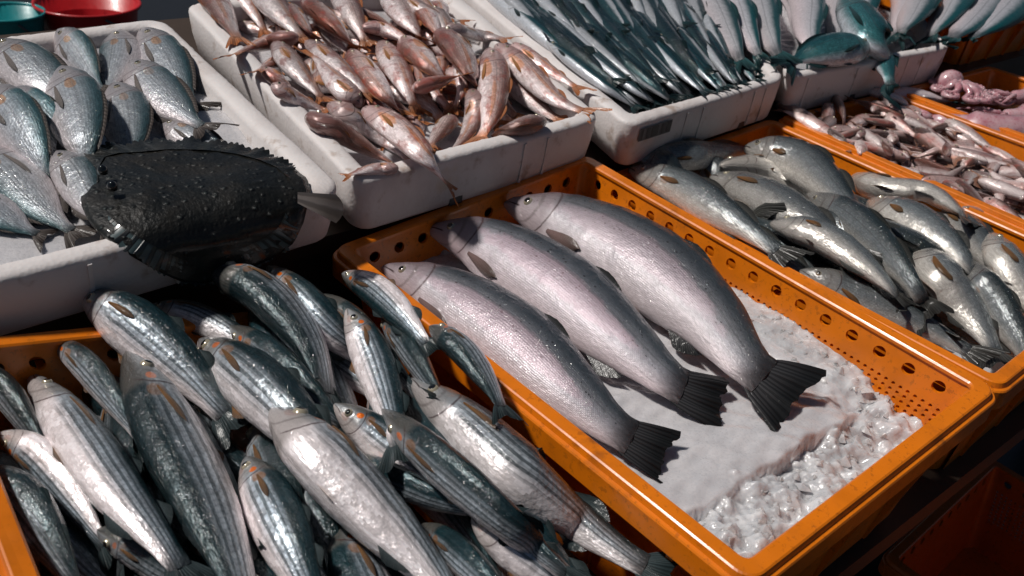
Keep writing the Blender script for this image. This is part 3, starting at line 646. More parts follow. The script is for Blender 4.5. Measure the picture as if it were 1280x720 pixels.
# highest the spine of each kind may lie: plane of the container's rim plus a margin
CAP = {'trout': (0, 0, .03), 'mullet': (0, 0, .012), 'bream': (BA, BB, .012), 'red': (BA, BB, .016), 'slender': (BA, BB, .004), 'mack': (BA, BB, .010), 'bonito': (BA, BB, .03), 'bass': (0, 0, -.006), 'tiny': (0, 0, -.008)}
def px_spine(px, zc):
    return np.array([P(x, y, z) for (x, y), z in zip(px, zc)])
def fish(kind, px, wpx, label, group=None, roll=10., dor=1, sink=.10, fan=1., twist=0., detail=2, z=None, Hk=None, bend=2, world=None, droop=None, zs=None):
    """lay one fish along a run of picture points (snout -> tail tip), resting on the heap below it"""
    sp = SP[kind]; n = 49
    dense = catmull(px, n) if world is None else None
    a0, b0, c0 = CAP[kind]; zc = np.full(n, .0 if z is None else z); spine = None
    if world is None and z is None: zc = np.array([Pt(x, y, a0+c0-.004, b0)[2] for x, y in dense])
    if world is not None and z is None: zc = a0+c0-.02+b0*world[:, 0]
    cR, sR = abs(math.cos(math.radians(roll))), abs(math.sin(math.radians(roll))); wr = 2*max(sp['wid'])
    for it in range(4):
        spine = px_spine(dense, zc) if world is None else np.c_[world[:, :2], zc]
        L = np.linalg.norm(np.diff(spine, axis=0), axis=1).sum()
        if Hk: H = Hk*sp['ratio']*L
        else:
            i = int(n*.36); a, bq = dense[i], dense[min(i+4, n-1)]; d = (bq-a)/(np.linalg.norm(bq-a)+1e-9); pr = np.array([-d[1], d[0]])*wpx/2
            T_ = spine[i+1]-spine[i-1]; T_ /= np.linalg.norm(T_); D_ = dor*np.cross((0, 0, 1.), T_); D_ /= np.linalg.norm(D_); U_ = np.cross(T_, D_)*dor
            rr = math.radians(roll); Dv = math.cos(rr)*D_+math.sin(rr)*U_; Lv = -math.sin(rr)*D_+math.cos(rr)*U_
            q0 = CR@(spine[i]-CC); nn = np.array([-d[1], d[0]])
            def im(v): w_ = CR@v; return nn@np.array([CF*(w_[0]*q0[2]-q0[0]*w_[2]), CF*(w_[1]*q0[2]-q0[1]*w_[2])])/q0[2]**2
            H = wpx/math.hypot(im(Dv), wr*im(Lv)); H = min(max(H*THIN.get(kind, 1.), .66*sp['ratio']*L), 1.15*sp['ratio']*L)
        sb = np.clip(np.linspace(0, 1/(1-sp['tail']), n), 0, 1); tp = np.interp(sb, sp['s'], sp['top'])*H; wd = np.interp(sb, sp['s'], sp['wid'])*H
        half = np.hypot(wd*cR, tp*sR); foot_ = np.hypot(tp*cR, wd*sR)
        tl = np.linspace(0, 1, n) > 1-sp['tail']; half = np.where(tl, .004, half)
        dd = np.gradient(spine[:, :2], axis=0); dd /= np.linalg.norm(dd, axis=1)[:, None]+1e-9; nr = np.stack([-dd[:, 1], dd[:, 0]], 1)
        sup = np.full(n, -9.)
        for k in np.linspace(-.6, .6, 5):
            q = spine[:, :2]+nr*(foot_*k)[:, None]; ix = ((q[:, 0]-HX0)/HS).astype(int).clip(0, HNX-1); iy = ((q[:, 1]-HY0)/HS).astype(int).clip(0, HNY-1)
            sup = np.maximum(sup, HF[ix, iy]-half*(1-math.sqrt(1-k*k))*.9)
        good = sup > -.3; sup = np.where(good, sup, np.interp(np.arange(n), np.where(good)[0], sup[good]) if good.any() else a0+c0-.03+b0*spine[:, 0])
        want = sup+half*(1-sink*2); x = np.linspace(-1, 1, n)
        cf = np.polyfit(x, want, bend); fit = np.polyval(cf, x); res = want-fit; fit = fit+np.quantile(res, .72 if sink < .3 else .5)
        new = fit if z is None else np.full(n, z)
        cap = a0+b0*spine[:, 0]+c0; ov = new-cap
        new = np.where(ov > 0, cap+.014*np.tanh(np.maximum(ov, 0)/.03), new)
        md = np.median(new-b0*spine[:, 0]); new = b0*spine[:, 0]+md+np.clip(new-b0*spine[:, 0]-md, -.022, .022)
        if droop is not None: new = new-droop*np.maximum(0, np.linspace(0, 1, n)-.62)**2/.144
        if zs is not None: new = catmull(np.c_[np.asarray(px, float), np.asarray(zs)[:, None]*1000.], n)[:, 2]/1000.
        zc = new if it == 0 else .5*zc+.5*new
    spine = px_spine(dense, zc) if world is None else np.c_[world[:, :2], zc]
    b = Body(sp, spine, roll, dor, H, twist)
    # stamp into the height field
    ks = np.linspace(-.95, .95, 15)
    fine_s = np.linspace(0, n-1, n*3); I = lambda A: np.interp(fine_s, np.arange(n), A)
    for k in ks:
        X = I(spine[:, 0]+nr[:, 0]*foot_*k); Y = I(spine[:, 1]+nr[:, 1]*foot_*k); Z = I(spine[:, 2]+half*math.sqrt(1-k*k))
        ix = ((X-HX0)/HS).astype(int).clip(0, HNX-1); iy = ((Y-HY0)/HS).astype(int).clip(0, HNY-1); np.maximum.at(HF, (ix, iy), Z)
    cat = 'fish'
    if detail == 0:
        o = body_mesh(b, MAT[kind], None, NAMES[kind]); tag(o, label, cat, group); tail_fin(b, FIN[kind], o, fan, False); eye(b, o, 1, 8); return b
    root = thing(NAMES[kind], label, cat, group)
    body_mesh(b, MAT[kind], root); tail_fin(b, FIN[kind], root, fan); eye(b, root, 1)
    if roll > 35 or detail > 1: eye(b, root, -1)
    pect_fin(b, FIN[kind+'_p'], root, 1)
    if roll > 45: pect_fin(b, FIN[kind+'_p'], root, -1)
    for s0, s1, h in sp['dorsal']: edge_fin(b, 'dorsal_fin', s0, s1, h, FIN[kind], root, 1, .5)
    if detail > 1:
        for s0, s1, h in sp['anal']: edge_fin(b, 'anal_fin', s0, s1, h, FIN[kind], root, -1, -.3)
        for s0, s1, h in sp['pelvic']: edge_fin(b, 'pelvic_fin', s0, s1, h, FIN[kind+'_p'], root, -1, .5)
    return b
# ------------------------------------------------------------------ the three trout
fish('trout', [(478,334),(560,371),(640,424),(710,488),(768,536),(840,574)], 104, 'silver trout lying along the rim shared with the mullet crate', 'three trout on ice', roll=24, sink=.04, fan=.70, zs=(-0.031, -0.027, -0.026, -0.03, -0.037, -0.051))
fish('trout', [(535,286),(608,306),(695,358),(772,424),(840,478),(908,506)], 104, 'silver trout in the middle of the three on ice', 'three trout on ice', roll=24, sink=.04, fan=.70, zs=(-0.023, -0.019, -0.018, -0.022, -0.029, -0.043))
fish('trout', [(631,254),(715,282),(808,332),(880,394),(934,456),(1004,505)], 112, 'silver trout nearest the bass crate, tail spread flat on the ice', 'three trout on ice', roll=24, sink=.04, fan=.92, zs=(-0.014, -0.01, -0.009, -0.013, -0.02, -0.034))

# ------------------------------------------------------------------ grey mullets
GM = 'grey mullets heaped in the front crate'
ML = 'striped grey mullet buried low in the heap, seen in the gaps'
for k in range(44):                                  # lower layer, seen only in the gaps
    u, v_ = rng.uniform(.14, .86), .08+.84*((k*.618) % 1); p = np.array(W_MUL((.6*u, -.4*v_, -.06))); a = math.radians(rng.uniform(-24, 14)); l = .14
    d_ = np.array([math.cos(a), math.sin(a)]); wpts = catmull([p[:2]-d_*l, p[:2]+rng.normal(0, .008, 2), p[:2]+d_*l], 49)
    fish('mullet', None, 0, ML, GM, roll=rng.uniform(20, 80), dor=random.choice((-1, 1)), world=np.c_[wpts, np.zeros(49)], Hk=.95, detail=1, z=rng.uniform(-.062, -.036))
def m(px, wpx, roll=10, dor=1, label=ML, **k): return fish('mullet', px, wpx, label, GM, roll=roll+(24 if dor > 0 and roll > -12 else 0), dor=dor, **k)
m([(183,384),(245,396),(320,440),(380,490)], 45, -5, label='grey fish lying half in shade behind the mullet under the flatfish')
m([(-40,455),(5,488),(45,545),(80,600)], 48, 55, label='dark mullet squeezed against the outer wall of the mullet crate')
m([(66,423),(108,458),(150,512),(190,575)], 46, 40, label='narrow teal-backed mullet between the shaded crate wall and the big dark-backed one')
m([(335,333),(380,378),(432,432),(468,452),(505,452)], 58, 15, label='striped mullet whose black forked tail lies on the white-headed one')
m([(262,338),(330,368),(382,425),(408,482),(424,535)], 66, 30, -1, twist=20, label='curved teal-green mullet lying head first under the flatfish')
m([(404,368),(445,405),(500,470),(540,520)], 42, 50, label='thin dark mullet with an orange cheek close to the trout crate rim')
m([(-35,590),(25,625),(70,690),(110,770)], 80, 30, label='brownish mullet below the pinkish belly-up one')
m([(0,542),(48,572),(98,632),(150,715)], 62, -62, -1, label='pinkish mullet lying belly up at the crate corner')
m([(122,662),(178,688),(255,742),(330,800)], 66, 55, label='dark-headed mullet poking out beneath the pale-bellied one')
m([(38,468),(88,530),(150,618),(212,694),(262,760)], 88, -14, label='pale pink-bellied mullet with a blue scaled flank')
m([(103,366),(160,402),(222,455),(268,504),(308,556)], 88, 16, label='mullet leaning its orange-cheeked head on the dark crate wall under the flatfish', sink=.05, bend=1)
m([(158,440),(205,530),(262,640),(305,742),(330,830)], 104, 28, -1, label='big dark-backed mullet with bold stripes beside the pink-bellied one')
m([(288,408),(345,452),(400,505),(452,560)], 52, 48, label='bright-flanked mullet with an orange mark behind its eye, next to the speckled-headed one')
m([(418,505),(485,556),(560,612),(640,668)], 66, 8, label='neatly striped blue-grey mullet between the white-bellied and longest ones')
m([(436,568),(520,612),(580,634),(655,652)], 44, 70, label='dark teal mullet showing mostly its back and black tail')
m([(528,655),(570,690),(620,740),(670,800)], 52, 55, label='small dark mullet with an orange spot tucked under the white-bellied one')
m([(590,648),(650,690),(720,745),(790,800)], 72, 0, label='pale striped mullet beneath the tail of the longest mullet')
m([(308,572),(342,640),(378,722),(410,800)], 98, 8, label='mullet with an orange cheek spot and pink face below the white-bellied one')
m([(434,386),(460,434),(484,504),(506,592)], 60, -6, label='blunt white-headed mullet near the trout crate rim')
m([(478,394),(510,434),(540,482),(570,530)], 40, 62, label='thin blue-backed mullet with a yellow cheek spot near the rim')
m([(428,342),(470,364),(512,404),(548,452)], 48, -40, -1, label='small white-bellied mullet against the trout crate rim')
m([(478,512),(538,568),(606,628),(690,705),(750,765)], 58, 58, label='dark mullet with brown-orange stripes under the longest mullet')
m([(537,408),(578,438),(612,482),(640,532)], 52, 20, -1, zs=(.024, .022, .016, .006), label='small silver mullet with a dark eye leaning on the orange rim')
m([(250,425),(318,478),(384,545),(455,625)], 92, 14, label='mullet with a dark speckled head and orange gill marks', sink=.05)
m([(514,474),(592,540),(684,622),(768,686),(826,716),(880,730)], 90, -10, label='longest silver striped mullet, lying beside the trout crate wall', sink=.04)
m([(340,512),(408,578),(482,656),(556,736),(620,810)], 122, -28, label='large mullet showing its bright white belly', sink=.04)

# ------------------------------------------------------------------ sea bream in the left foam box
GB = 'sea bream in the foam box'; BL = 'silver-grey sea bream lying in the left foam box'
def br(px, wpx, roll=8, dor=1, label=BL, **k): return fish('bream', px, wpx*.9, label, GB, roll=roll+14*dor, dor=dor, **k)
br([(-30,85),(5,108),(40,132),(75,160)], 50, 20, label='pale sea bream half hidden under the one at the box corner')
br([(-8,52),(35,84),(76,124),(115,165)], 70, 6, label="broad grey sea bream with its head on the box's back rim")
br([(150,38),(150,72),(138,108),(125,135)], 56, 5, -1, label='sea bream with its belly to the small narrow one, head at the back wall')
br([(178,36),(206,80),(232,122),(262,148)], 62, 8, label='sea bream lying furthest towards the empty ice, head at the back wall')
br([(72,38),(98,70),(120,104),(134,128)], 46, 30, label='small narrow sea bream with a teal back near the box corner')
br([(6,116),(45,145),(88,188),(130,235)], 46, 45, label='slim teal-backed sea bream wedged between two broader ones')
br([(200,154),(232,168),(272,190),(310,215)], 44, 5, label='sea bream mostly covered by the flatfish, tail on bare ice')
br([(163,76),(194,112),(232,146),(272,170)], 56, 4, label='sea bream lying diagonally with its tail on the bare ice')
br([(142,104),(158,145),(160,188),(150,235)], 62, 5, label='pale oval sea bream with its tail under the flatfish')
br([(-20,110),(18,150),(48,200),(70,250)], 58, 25, label='sea bream with a blue-green back next to the slim teal one')
br([(74,84),(94,132),(104,184),(110,240)], 72, 8, label='broad sea bream with a pink belly and teal back in the middle of the box')
br([(66,190),(92,218),(118,262),(150,300)], 62, 8, label="sea bream whose body disappears under the flatfish's head")
br([(-30,180),(15,222),(62,268),(118,305)], 74, 5, -1, label='large pale sea bream whose tail points at the flatfish')
br([(-60,235),(-15,262),(30,285),(70,300)], 60, 12, -1, label='sea bream in the front corner beside the large pale one')

# ------------------------------------------------------------------ red mullets
GR = 'red mullets heaped in the foam box'; RL = 'pinkish red mullet in the heap in the foam box'
for k in range(60):
    u, v_ = rng.uniform(.10, .80), rng.uniform(.14, .80); p = np.array(W_B((.6*u, -.4*v_, -.03))); a = math.radians(rng.uniform(-35, 35)); l = .075
    d_ = np.array([math.cos(a), math.sin(a)]); wpts = catmull([p[:2]-d_*l, p[:2]+rng.normal(0, .006, 2), p[:2]+d_*l], 49)
    fish('red', None, 0, 'small red mullet buried under others in the heap', GR, roll=rng.uniform(0, 60), dor=random.choice((-1, 1)), world=np.c_[wpts, np.zeros(49)], Hk=1., detail=1, sink=.35)
def rd(px, wpx, roll=10, dor=1, label=RL, **k): return fish('red', px, wpx, label, GR, roll=roll, dor=dor, detail=1, sink=k.pop('sink', .22), **k)
RED_PX = [([(248,-28),(275,12),(306,62)],38), ([(293,-25),(316,14),(337,50)],28), ([(318,-18),(350,16),(388,60)],42), ([(364,6),(380,30),(398,52)],20),
 ([(372,46),(334,54),(280,72)],26), ([(366,70),(340,80),(314,92)],24), ([(384,4),(418,34),(450,68)],32), ([(418,-24),(440,18),(464,66)],40), ([(384,52),(426,86),(474,130)],30),
 ([(330,86),(358,108),(384,128)],24), ([(454,34),(482,38),(532,62)],24), ([(482,-14),(504,20),(536,56)],36), ([(520,-4),(536,24),(556,54)],28), ([(498,-4),(540,18),(592,30)],22),
 ([(558,34),(596,44),(644,50)],22), ([(452,133),(420,102),(382,56)],36), ([(344,54),(374,92),(414,134)],36), ([(476,53),(500,94),(524,148)],36), ([(504,48),(530,76),(568,112)],38),
 ([(570,70),(578,108),(562,145)],22), ([(340,106),(372,124),(418,143)],38), ([(438,64),(468,104),(512,152)],40), ([(640,55),(682,86),(736,118)],26), ([(566,146),(550,166),(532,190)],28),
 ([(552,40),(576,70),(602,124)],42), ([(618,76),(650,112),(688,144),(718,153)],38), ([(588,112),(595,140),(579,175),(548,200)],30), ([(498,210),(460,213),(424,222)],24),
 ([(678,152),(645,160),(602,179)],28), ([(411,130),(450,152),(496,186),(530,216)],34), ([(384,145),(430,169),(476,196),(514,216)],46), ([(620,56),(656,88),(697,126),(754,147)],32), ([(612,62),(617,104),(612,150),(588,190)],32)]
RED_LB = {4: 'red mullet whose orange tail points over the rim towards the sea bream', 15: 'orange-sided red mullet lying head down, opposite to its neighbours', 16: 'greyish red mullet with its head by the rim near the sea bream box',
 20: 'dark-headed red mullet lying against the wall nearest the flatfish', 25: 'brown red mullet ending at the corner near the labelled box', 26: 'curved red mullet bending down to the front wall', 27: 'small brown red mullet lying along the front edge of the box',
 28: 'pale red mullet lying along the front wall with its head towards the labelled box', 29: 'slim red mullet just above the one with its tail over the edge', 30: 'orange-marked red mullet in the front corner by the flatfish', 31: 'long red mullet whose red tail reaches the corner beside the labelled box', 32: 'bright pale red mullet lying over the curved one'}
for i, (px, wq) in enumerate(RED_PX): rd(px, wq, roll=rng.uniform(-10, 30), dor=1 if i % 3 else -1, label=RED_LB.get(i, RL))
rd([(518,111),(546,103),(584,92)], 32, 25, -1, 'red mullet lying crosswise with its face turned out of the heap')
rd([(455,136),(500,165),(540,207),(574,250)], 46, 6, 1, 'red mullet whose tail hangs over the front edge of the foam box', zs=(.098, .096, .091, .040))

# ------------------------------------------------------------------ slender dark fish and pale fish in the two right foam boxes
GS = 'slender dark fish packed in the foam box'; SL = 'slender dark teal fish packed in the labelled foam box'
r1 = np.random.default_rng(5)
def flow(k, t):
    """point of the packed shoal: k across, t from the back to the front rim (picture points)"""
    a = np.array([560+k*330, -60]); e = np.array([800+k*150, 138-k*34]); mid = (a+e)/2+np.array([-8-14*k, 16+2*k])
    return (1-t)**2*a+2*t*(1-t)*mid+t*t*e
for k in range(120):
    kk = (k*0.618) % 1*.98+.01; t0 = (.06, .34, .52)[k % 3]+r1.uniform(-.06, .06); t1 = min(1.03, t0+.54+r1.uniform(-.05, .05)); kj = r1.uniform(-.03, .03)
    pts = [flow(kk+kj*(t-.5), t) for t in np.linspace(t0, t1, 4)]
    fish('slender', pts, 15, SL, GS, roll=r1.uniform(-40, 70), dor=1 if r1.random() < .8 else -1, detail=1, sink=.25, Hk=r1.uniform(.75, 1.05))
GP = 'pale fish with teal backs in the right foam boxes'; PL = 'pale fish with a teal back in a neat row in the foam box'
for i in range(12):
    x0 = 842+i*39+r1.uniform(-7, 7); x1 = (944+i*21 if i < 5 else 1064+(i-5)*21)+r1.uniform(-5, 5); y1 = 97-(x1-990)*.193-r1.uniform(0, 9); bw = r1.uniform(-10, 10)
    fish('mack', [(x0-30, -62), (x0+12+(x1-x0)*.25+bw, -4), (x0+(x1-x0)*.66+bw, 48-i*.6), (x1, y1-2)], r1.uniform(36, 46), PL, GP, roll=r1.uniform(0, 42), dor=1, detail=1, sink=.16, fan=.55)
fish('bonito', [(1086,58),(1045,62),(1004,72),(972,90)], 46, 'dark teal fish lying crosswise on the corner between two foam boxes', None, roll=28, dor=-1, sink=.05)
fish('bonito', [(1052,-6),(1084,40),(1107,86),(1117,132)], 44, 'teal fish hanging its tail over the edge of the foam box', None, roll=18, dor=1, sink=.05, droop=.05, Hk=.58)

# ------------------------------------------------------------------ wet grey bass
GW = 'wet grey bass in the second orange crate'; WL = 'wet grey bass buried under the others in its crate'
for k in range(14):
    u, v_ = rng.uniform(.16, .80), rng.uniform(.14, .86); p = np.array(W_BASS((.6*u, -.4*v_, -.05))); a = math.radians(rng.uniform(-20, 20)); l = .13
    d_ = np.array([math.cos(a), math.sin(a)]); wpts = catmull([p[:2]-d_*l, p[:2]+rng.normal(0, .008, 2), p[:2]+d_*l], 49)
    fish('bass', None, 0, WL, GW, roll=rng.uniform(10, 70), dor=random.choice((-1, 1)), world=np.c_[wpts, np.zeros(49)], Hk=1., detail=1, sink=.4)
def bs(px, wpx, roll=10, dor=1, label=WL, **k): return fish('bass', px, wpx, label, GW, roll=roll, dor=dor, sink=k.pop('sink', .25), **k)
bs([(800,200),(868,194),(935,190),(985,188)], 40, 50, label='dark bass lying in the shade under the labelled foam box')
bs([(985,176),(1040,188),(1085,216),(1130,250)], 44, 40, label='teal-dark bass against the far back corner of its crate')
bs([(900,207),(955,216),(1020,246),(1065,275)], 42, -30, label='yellowish-bellied bass between darker ones at the back of the crate')
bs([(930,184),(995,200),(1048,246),(1095,300)], 64, 35, label='big dark bass arched over the yellowish one')
bs([(868,264),(930,298),(1008,350),(1060,390)], 50, 45, label='dark bass continuing along the perforated wall behind the speckled one')
bs([(786,211),(850,234),(922,280),(1000,336)], 58, 35, label='long bass with a speckled grey back against the perforated wall')
bs([(888,221),(960,248),(1040,296),(1085,335)], 60, 15, label='silver bass lying beside the yellowish-bellied one')
bs([(1165,258),(1208,286),(1240,328),(1265,380)], 48, 30, label='grey bass under the tail of the pinkish white one')
bs([(1000,338),(1080,374),(1165,414),(1246,460)], 56, 40, label='greenish bass pressed along the wall shared with the trout crate')
bs([(1008,243),(1070,280),(1128,340),(1172,408)], 58, 62, label='dark bass with a bright streak, lying back up between two pale ones')
bs([(1086,252),(1140,276),(1192,314),(1236,362)], 66, 20, label='bass with a shining blue-silver flank in the crate')
bs([(963,279),(1030,298),(1092,342),(1146,392)], 64, -4, label='pale-bellied bass with an orange-brown pectoral fin')
bs([(1205,325),(1244,380),(1284,444),(1310,490)], 58, 55, label='dark bass tail-down beside the broad silver one')
bs([(1058,220),(1108,238),(1168,246),(1232,290)], 42, -20, label='pinkish white bass curving along the far rim of its crate', sink=.05)
bs([(1236,292),(1262,334),(1296,388),(1330,440)], 68, 0, label='pale bass with a brown fin at the open end of the crate')
bs([(1146,306),(1180,350),(1224,410),(1260,466)], 88, 4, label='broad silver bass lying on top with a dark brown fin', sink=.05)

# ------------------------------------------------------------------ tiny fish
GT = 'tiny fish filling the third crate'; TL = ('tiny pinkish fish in the crate of small fry', 'tiny brown fish in the crate of small fry')
r2 = np.random.default_rng(9)
for k in range(190):
    u, v_ = r2.uniform(.05, .78), r2.uniform(.09, .93); p = np.array(W_SMALL((.6*u, -.36*v_, -.05)))
    a = r2.normal(-.5, .9); l = r2.uniform(.042, .070); d_ = np.array([math.cos(a), math.sin(a)])*r2.choice((-1, 1))
    wpts = catmull([p[:2]-d_*l, p[:2]+r2.normal(0, .0018, 2), p[:2]+d_*l], 49)
    fish('tiny', None, 0, TL[0], GT, roll=r2.uniform(-30, 50), dor=int(r2.choice((-1, 1))), world=np.c_[wpts, np.zeros(49)], Hk=r2.uniform(.9, 1.25), detail=0, sink=.30, bend=1)

# ------------------------------------------------------------------ flatfish draped over the front edge of the left foam box
def turbot_mat():
    n = N('flatfish_skin'); o = n.obj(); nz = n.noise(o, 26, 5, .65); tb = n.voro(o, 95, 1.); f = n.noise(o, 210, 3)
    c = n.mix(n.step(.4, .7, nz), (.006, .007, .0065), (.018, .016, .013)); c = n.mix(n.math('SUBTRACT', 1., n.step(.05, .2, tb)), c, (.045, .055, .052))
    b = n.bump(n.math('SUBTRACT', 1., n.step(.0, .38, tb)), .7, .003); b = n.bump(nz, .6, .006, b); b = n.bump(f, .7, .0018, b)
    return n.set(Base_Color=c, Roughness=.5, Normal=b, Coat_Weight=.5, Coat_Roughness=.12, Specular_IOR_Level=.25)
def fringe_mat():
    n = N('flatfish_fin'); q, v, _ = n.xyz(n.attr('fs')); ry = n.step(-.2, .6, n.math('SINE', n.math('MULTIPLY', v, 420.)))
    c = n.mix(ry, (.055, .085, .09), (.008, .011, .012)); c = n.mix(n.step(.2, .0, q), c, (.012, .013, .012))
    return n.set(Base_Color=c, Roughness=.3, Normal=n.bump(ry, .8, .0015), Coat_Weight=.8, Coat_Roughness=.1)
TB, TF = turbot_mat(), fringe_mat()
OUT = [(395,238),(390,222),(372,206),(345,194),(310,185),(275,180),(240,178),(200,178),(160,182),(125,184),(104,190),(95,205),(94,232),(96,258),(104,275),(125,296),(160,318),(195,338),(222,350),(246,356),(272,350),(300,341),(330,328),(355,316),(375,300),(385,280),(390,258)]
oc = np.array((243., 258.)); op = np.array(OUT, float); th = np.unwrap(np.arctan2(op[:, 1]-oc[1], op[:, 0]-oc[0])[::-1])[::-1]
def tz(x, y):
    e = 345-.25*x; d = y-e                       # picture distance past the box's front edge
    p = Pt(x, y, BA+.020, BB); z = p[2]
    q = 14*math.log1p(math.exp(min(40, (d+4)/14)))          # bends softly over the edge
    return float(z-.012-.00055*q-.0000028*q*q)
def tpt(q, r, lift=0.):
    a = np.interp(q, [0, 1], [0, 2*math.pi]); k = q*len(op); i = int(k) % len(op); f = k-int(k)
    e = op[i]*(1-f)+op[(i+1) % len(op)]*f; x, y = oc+(e-oc)*r; return P(x, y, tz(x, y))+np.array([0, 0, lift])
tr = thing('flatfish', 'black warty flatfish draped over the corner of the sea bream box', 'fish')
nq, nrr = 96, 16; v = []; f = []
for i in range(nrr+1):
    r = .96*i/nrr
    for k in range(nq):
        q = k/nq; ang = q*2*math.pi; mus = .0035*math.exp(-((r-.45)/.2)**2)*math.cos(2*ang)
        v.append(tpt(q, max(r, .004), .011*(1-(r/.96)**2.2)**.6+mus+rng.normal(0, .0005)*min(1, r*2)))
for i in range(nrr):
    for k in range(nq): f.append((i*nq+k, (i+1)*nq+k, (i+1)*nq+(k+1) % nq, i*nq+(k+1) % nq))
n0 = len(v)
for k in range(nq): v.append(tpt(k/nq, .94, -.006))
for k in range(nq): f.append((nrr*nq+k, n0+k, n0+(k+1) % nq, nrr*nq+(k+1) % nq))
f.append(tuple(n0+k for k in range(nq))[::-1])
link('body', v, f, TB, tr)
for (q0, q1, nm) in ((.03, .44, 'dorsal_fin'), (.53, .93, 'anal_fin')):
    n, mm = 150, 7; Q = np.linspace(q0, q1, n); G = np.zeros((n, mm, 3)); A = np.zeros((n, mm, 3)); ph = rng.uniform(0, 6)
    for i, q in enumerate(Q):
        env = math.sin((i+.5)/n*math.pi)**.35
        for j in range(mm):
            r = .80+j/(mm-1)*(.24*env+(.022*math.sin(i*2.1)+.02*math.sin(i*.37+ph))*env*(j == mm-1))
            G[i, j] = tpt(q, r, .0058*(1-j/(mm-1))**1.2+.0016*math.sin(i*.55+ph)*j/(mm-1)+.0012); A[i, j] = (j/(mm-1), q, 0)
    grid_mesh(nm, G, TB if nm == 'dorsal_fin' else TF, tr, A)
n, mm = 12, 7; G = np.zeros((n, mm, 3)); A = np.zeros((n, mm, 3))
for i in range(n):
    u = i/(n-1)
    for j in range(mm):
        w_ = j/(mm-1)*2-1; x = 372+u*(58-10*abs(w_)**2); y = 247+u*14+w_*(7+u*11); G[i, j] = P(x, y, .092-.012*u+.0015*math.sin(w_*6)*u); A[i, j] = (u, (w_+1)*.05, 0)
grid_mesh('tail_fin', G, FIN['bream'], tr, A)
for (x, y) in ((128, 212), (140, 232)):
    c = P(x, y, tz(x, y)+.018); g = Geo(); g.tube([c+np.array([0, 0, d]) for d in (-.004, 0, .003, .005)], [.005, .005, .0038, .001], 10); link('eye', g.v, g.f, PUPIL, tr)

# ------------------------------------------------------------------ squid crate
def squid_mat():
    n = N('squid_skin'); o = n.obj(); nz = n.noise(o, 30, 5, .6); sp_ = n.noise(o, 240, 2)
    c = n.mix(n.step(.35, .7, nz), (.62, .42, .45), (.46, .19, .23)); c = n.mix(n.math('MULTIPLY', n.step(.58, .66, sp_), .5), c, (.35, .09, .10))
    return n.set(Base_Color=c, Roughness=.3, Normal=n.bump(nz, .4, .004), Subsurface_Weight=.25, Subsurface_Radius=(.01, .005, .005), Subsurface_Scale=.5, Coat_Weight=.8, Coat_Roughness=.08)
SQ = squid_mat()
wat = N('dark_melt_water'); wat = wat.set(Base_Color=(.035, .022, .014), Roughness=.06, Normal=wat.bump(wat.noise(wat.obj(), 40, 3), .4, .004)) if hasattr(wat, 'set') else wat
ws = ice_sheet('water', 'dark melt water', W_SQUID, .026, lambda x, y: -.05+.0015*math.sin(x*60+y*40), 40, 30, wat)
for k in ('label', 'category'): del ws[k]
ws['kind'] = 'structure'
def squid(px, rad, label):
    pts = catmull([P(x, y, -.022) for x, y in px], 30); rt = thing('squid', label, 'squid', 'squid in the crate'); u = np.linspace(0, 1, 30)
    prof = rad*np.interp(u, [0, .08, .3, .62, .66, .72, .80, .82], [.05, .45, .95, 1., .7, .62, .55, .3]); m_ = 25
    g = Geo(); g.tube(pts[:m_], prof[:m_], 14); link('mantle', g.v, g.f, SQ, rt)
    T_ = pts[8]-pts[0]; T_ /= np.linalg.norm(T_); S_ = np.cross((0, 0, 1.), T_); S_ /= np.linalg.norm(S_)
    for sg in (-1, 1):
        G = np.zeros((9, 4, 3)); A = np.zeros((9, 4, 3))
        for i in range(9):
            for j in range(4): G[i, j] = pts[i]+S_*sg*(prof[i]*.8+j/3*rad*1.1*math.sin((i+.3)/9*math.pi))+np.array([0, 0, -.004*j/3]); A[i, j] = (j/3, i/8, 0)
        grid_mesh('fin', G, SQ, rt, A)
    E_ = pts[25]-pts[23]; E_ /= np.linalg.norm(E_); S2 = np.cross((0, 0, 1.), E_)
    for k in range(8):
        w_ = (k-3.5)/3.5; l = rad*rng.uniform(2.2, 3.4)
        tp = [pts[24]+E_*l*t+S2*(w_*rad*(.5+.9*t)+rad*.5*math.sin(t*5+k)*t)+np.array([0, 0, rad*.3*math.sin(k*2.3+t*4)]) for t in np.linspace(0, 1, 10)]
        g = Geo(); g.tube(tp, np.linspace(rad*.20, rad*.05, 10), 7); link('arm', g.v, g.f, SQ, rt)
    return rt
squid([(1345,172),(1290,168),(1230,166),(1165,152),(1120,142)], .036, 'long pale pink squid lying along the near wall of its crate')
squid([(1350,142),(1300,146),(1258,146),(1226,144)], .026, 'pink squid with its arms curled beside the octopus')
squid([(1345,112),(1300,120),(1262,122),(1236,120)], .026, 'pink squid pushed against the back of the crate')
oc_ = thing('octopus', 'pink octopus with coiled suckered arms in the squid crate', 'octopus'); c = P(1196, 112, .004)
g = Geo(); hd = [c+np.array([-.02, .01, .0])+np.array([-.03, .01, .006])*t for t in np.linspace(-.6, 1, 9)]; g.tube(hd, [.006, .020, .027, .030, .030, .028, .024, .016, .004], 14); link('head', g.v, g.f, SQ, oc_)
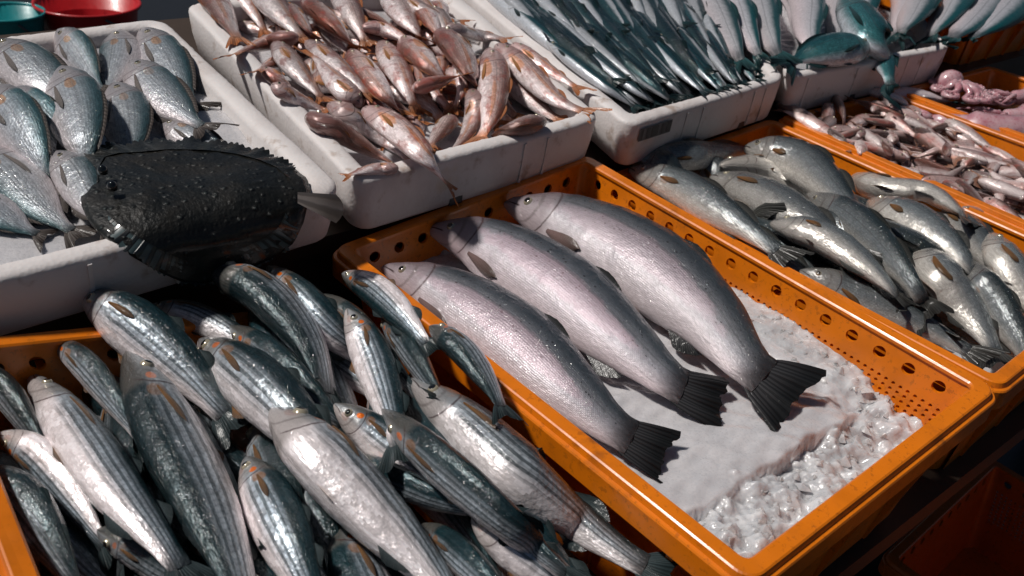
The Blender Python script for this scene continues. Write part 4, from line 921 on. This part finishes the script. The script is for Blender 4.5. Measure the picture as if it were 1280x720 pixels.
for k in range(8):
    a0 = k*.8; rr0 = rng.uniform(.014, .022); dirv = np.array([math.cos(a0), math.sin(a0), 0]); ctr = c+dirv*.03+np.array([.012, 0, -.004]); tp = []
    for t in np.linspace(0, 1, 22):
        if t < .35: tp.append(c+dirv*.03*t/.35+np.array([.012*t/.35, 0, .012*math.sin(t*8)]))
        else:
            w_ = (t-.35)/.65; an = a0+math.pi+w_*8; q = rr0*(1-.75*w_); tp.append(ctr+dirv*rr0+np.array([math.cos(an), math.sin(an), .15])*q+np.array([0, 0, .006*w_]))
    g = Geo(); g.tube(tp, np.linspace(.0085, .0022, 22), 8); link('arm', g.v, g.f, SQ, oc_)
    g = Geo()
    for t in range(8, 21):
        p_ = np.array(tp[t])+np.array([0, 0, .006-.0002*t]); g.tube([p_, p_+np.array([0, 0, .0022])], [.0022, .0016], 6)
    tag(link('suckers', g.v, g.f, SQ, oc_), None, None, None, 'stuff')
fish('mack', [(1094,130),(1122,120),(1158,122),(1205,130)], 36, 'pale pinkish fish lying beside the octopus', None, roll=-20, dor=1, z=-.012, Hk=1.5)

# ------------------------------------------------------------------ buckets on the ground behind the boxes
def bucket(label, c, rad, h, mat):
    rt = thing('bucket', label, 'bucket'); prof = [(.72, 0), (.74, .004), (.97, .97), (1.04, .97), (1.05, .985), (1.04, 1.), (1.0, 1.), (.98, .985), (.72, .03), (.0, .03)]
    n = 40; v = []; f = []
    for (r, z) in prof:
        for k in range(n): a = 2*math.pi*k/n; v.append((c[0]+max(r, .001)*rad*math.cos(a), c[1]+max(r, .001)*rad*math.sin(a), c[2]+z*h))
    for i in range(len(prof)-1):
        for k in range(n): f.append((i*n+k, i*n+(k+1) % n, (i+1)*n+(k+1) % n, (i+1)*n+k))
    f.append(tuple(range(n))[::-1]); link('tub', v, f, mat, rt)
    g = Geo(); g.tube([(c[0]+rad*1.03*math.cos(a), c[1]+rad*1.03*math.sin(a), c[2]+h*.95-h*.35*math.sin(a)) for a in np.linspace(0, math.pi, 20)], .004, 6); link('handle', g.v, g.f, PRINT, rt)
    return rt
pr = P(88, 18, -.37); bucket('red plastic bucket behind the sea bream box', (pr[0]-.12, pr[1]+.09, -.672), .155, .302, RED)
pr = P(-6, 22, -.37); bucket('teal plastic bucket beside the red one', (pr[0]-.06, pr[1]+.05, -.672), .10, .302, TEAL)
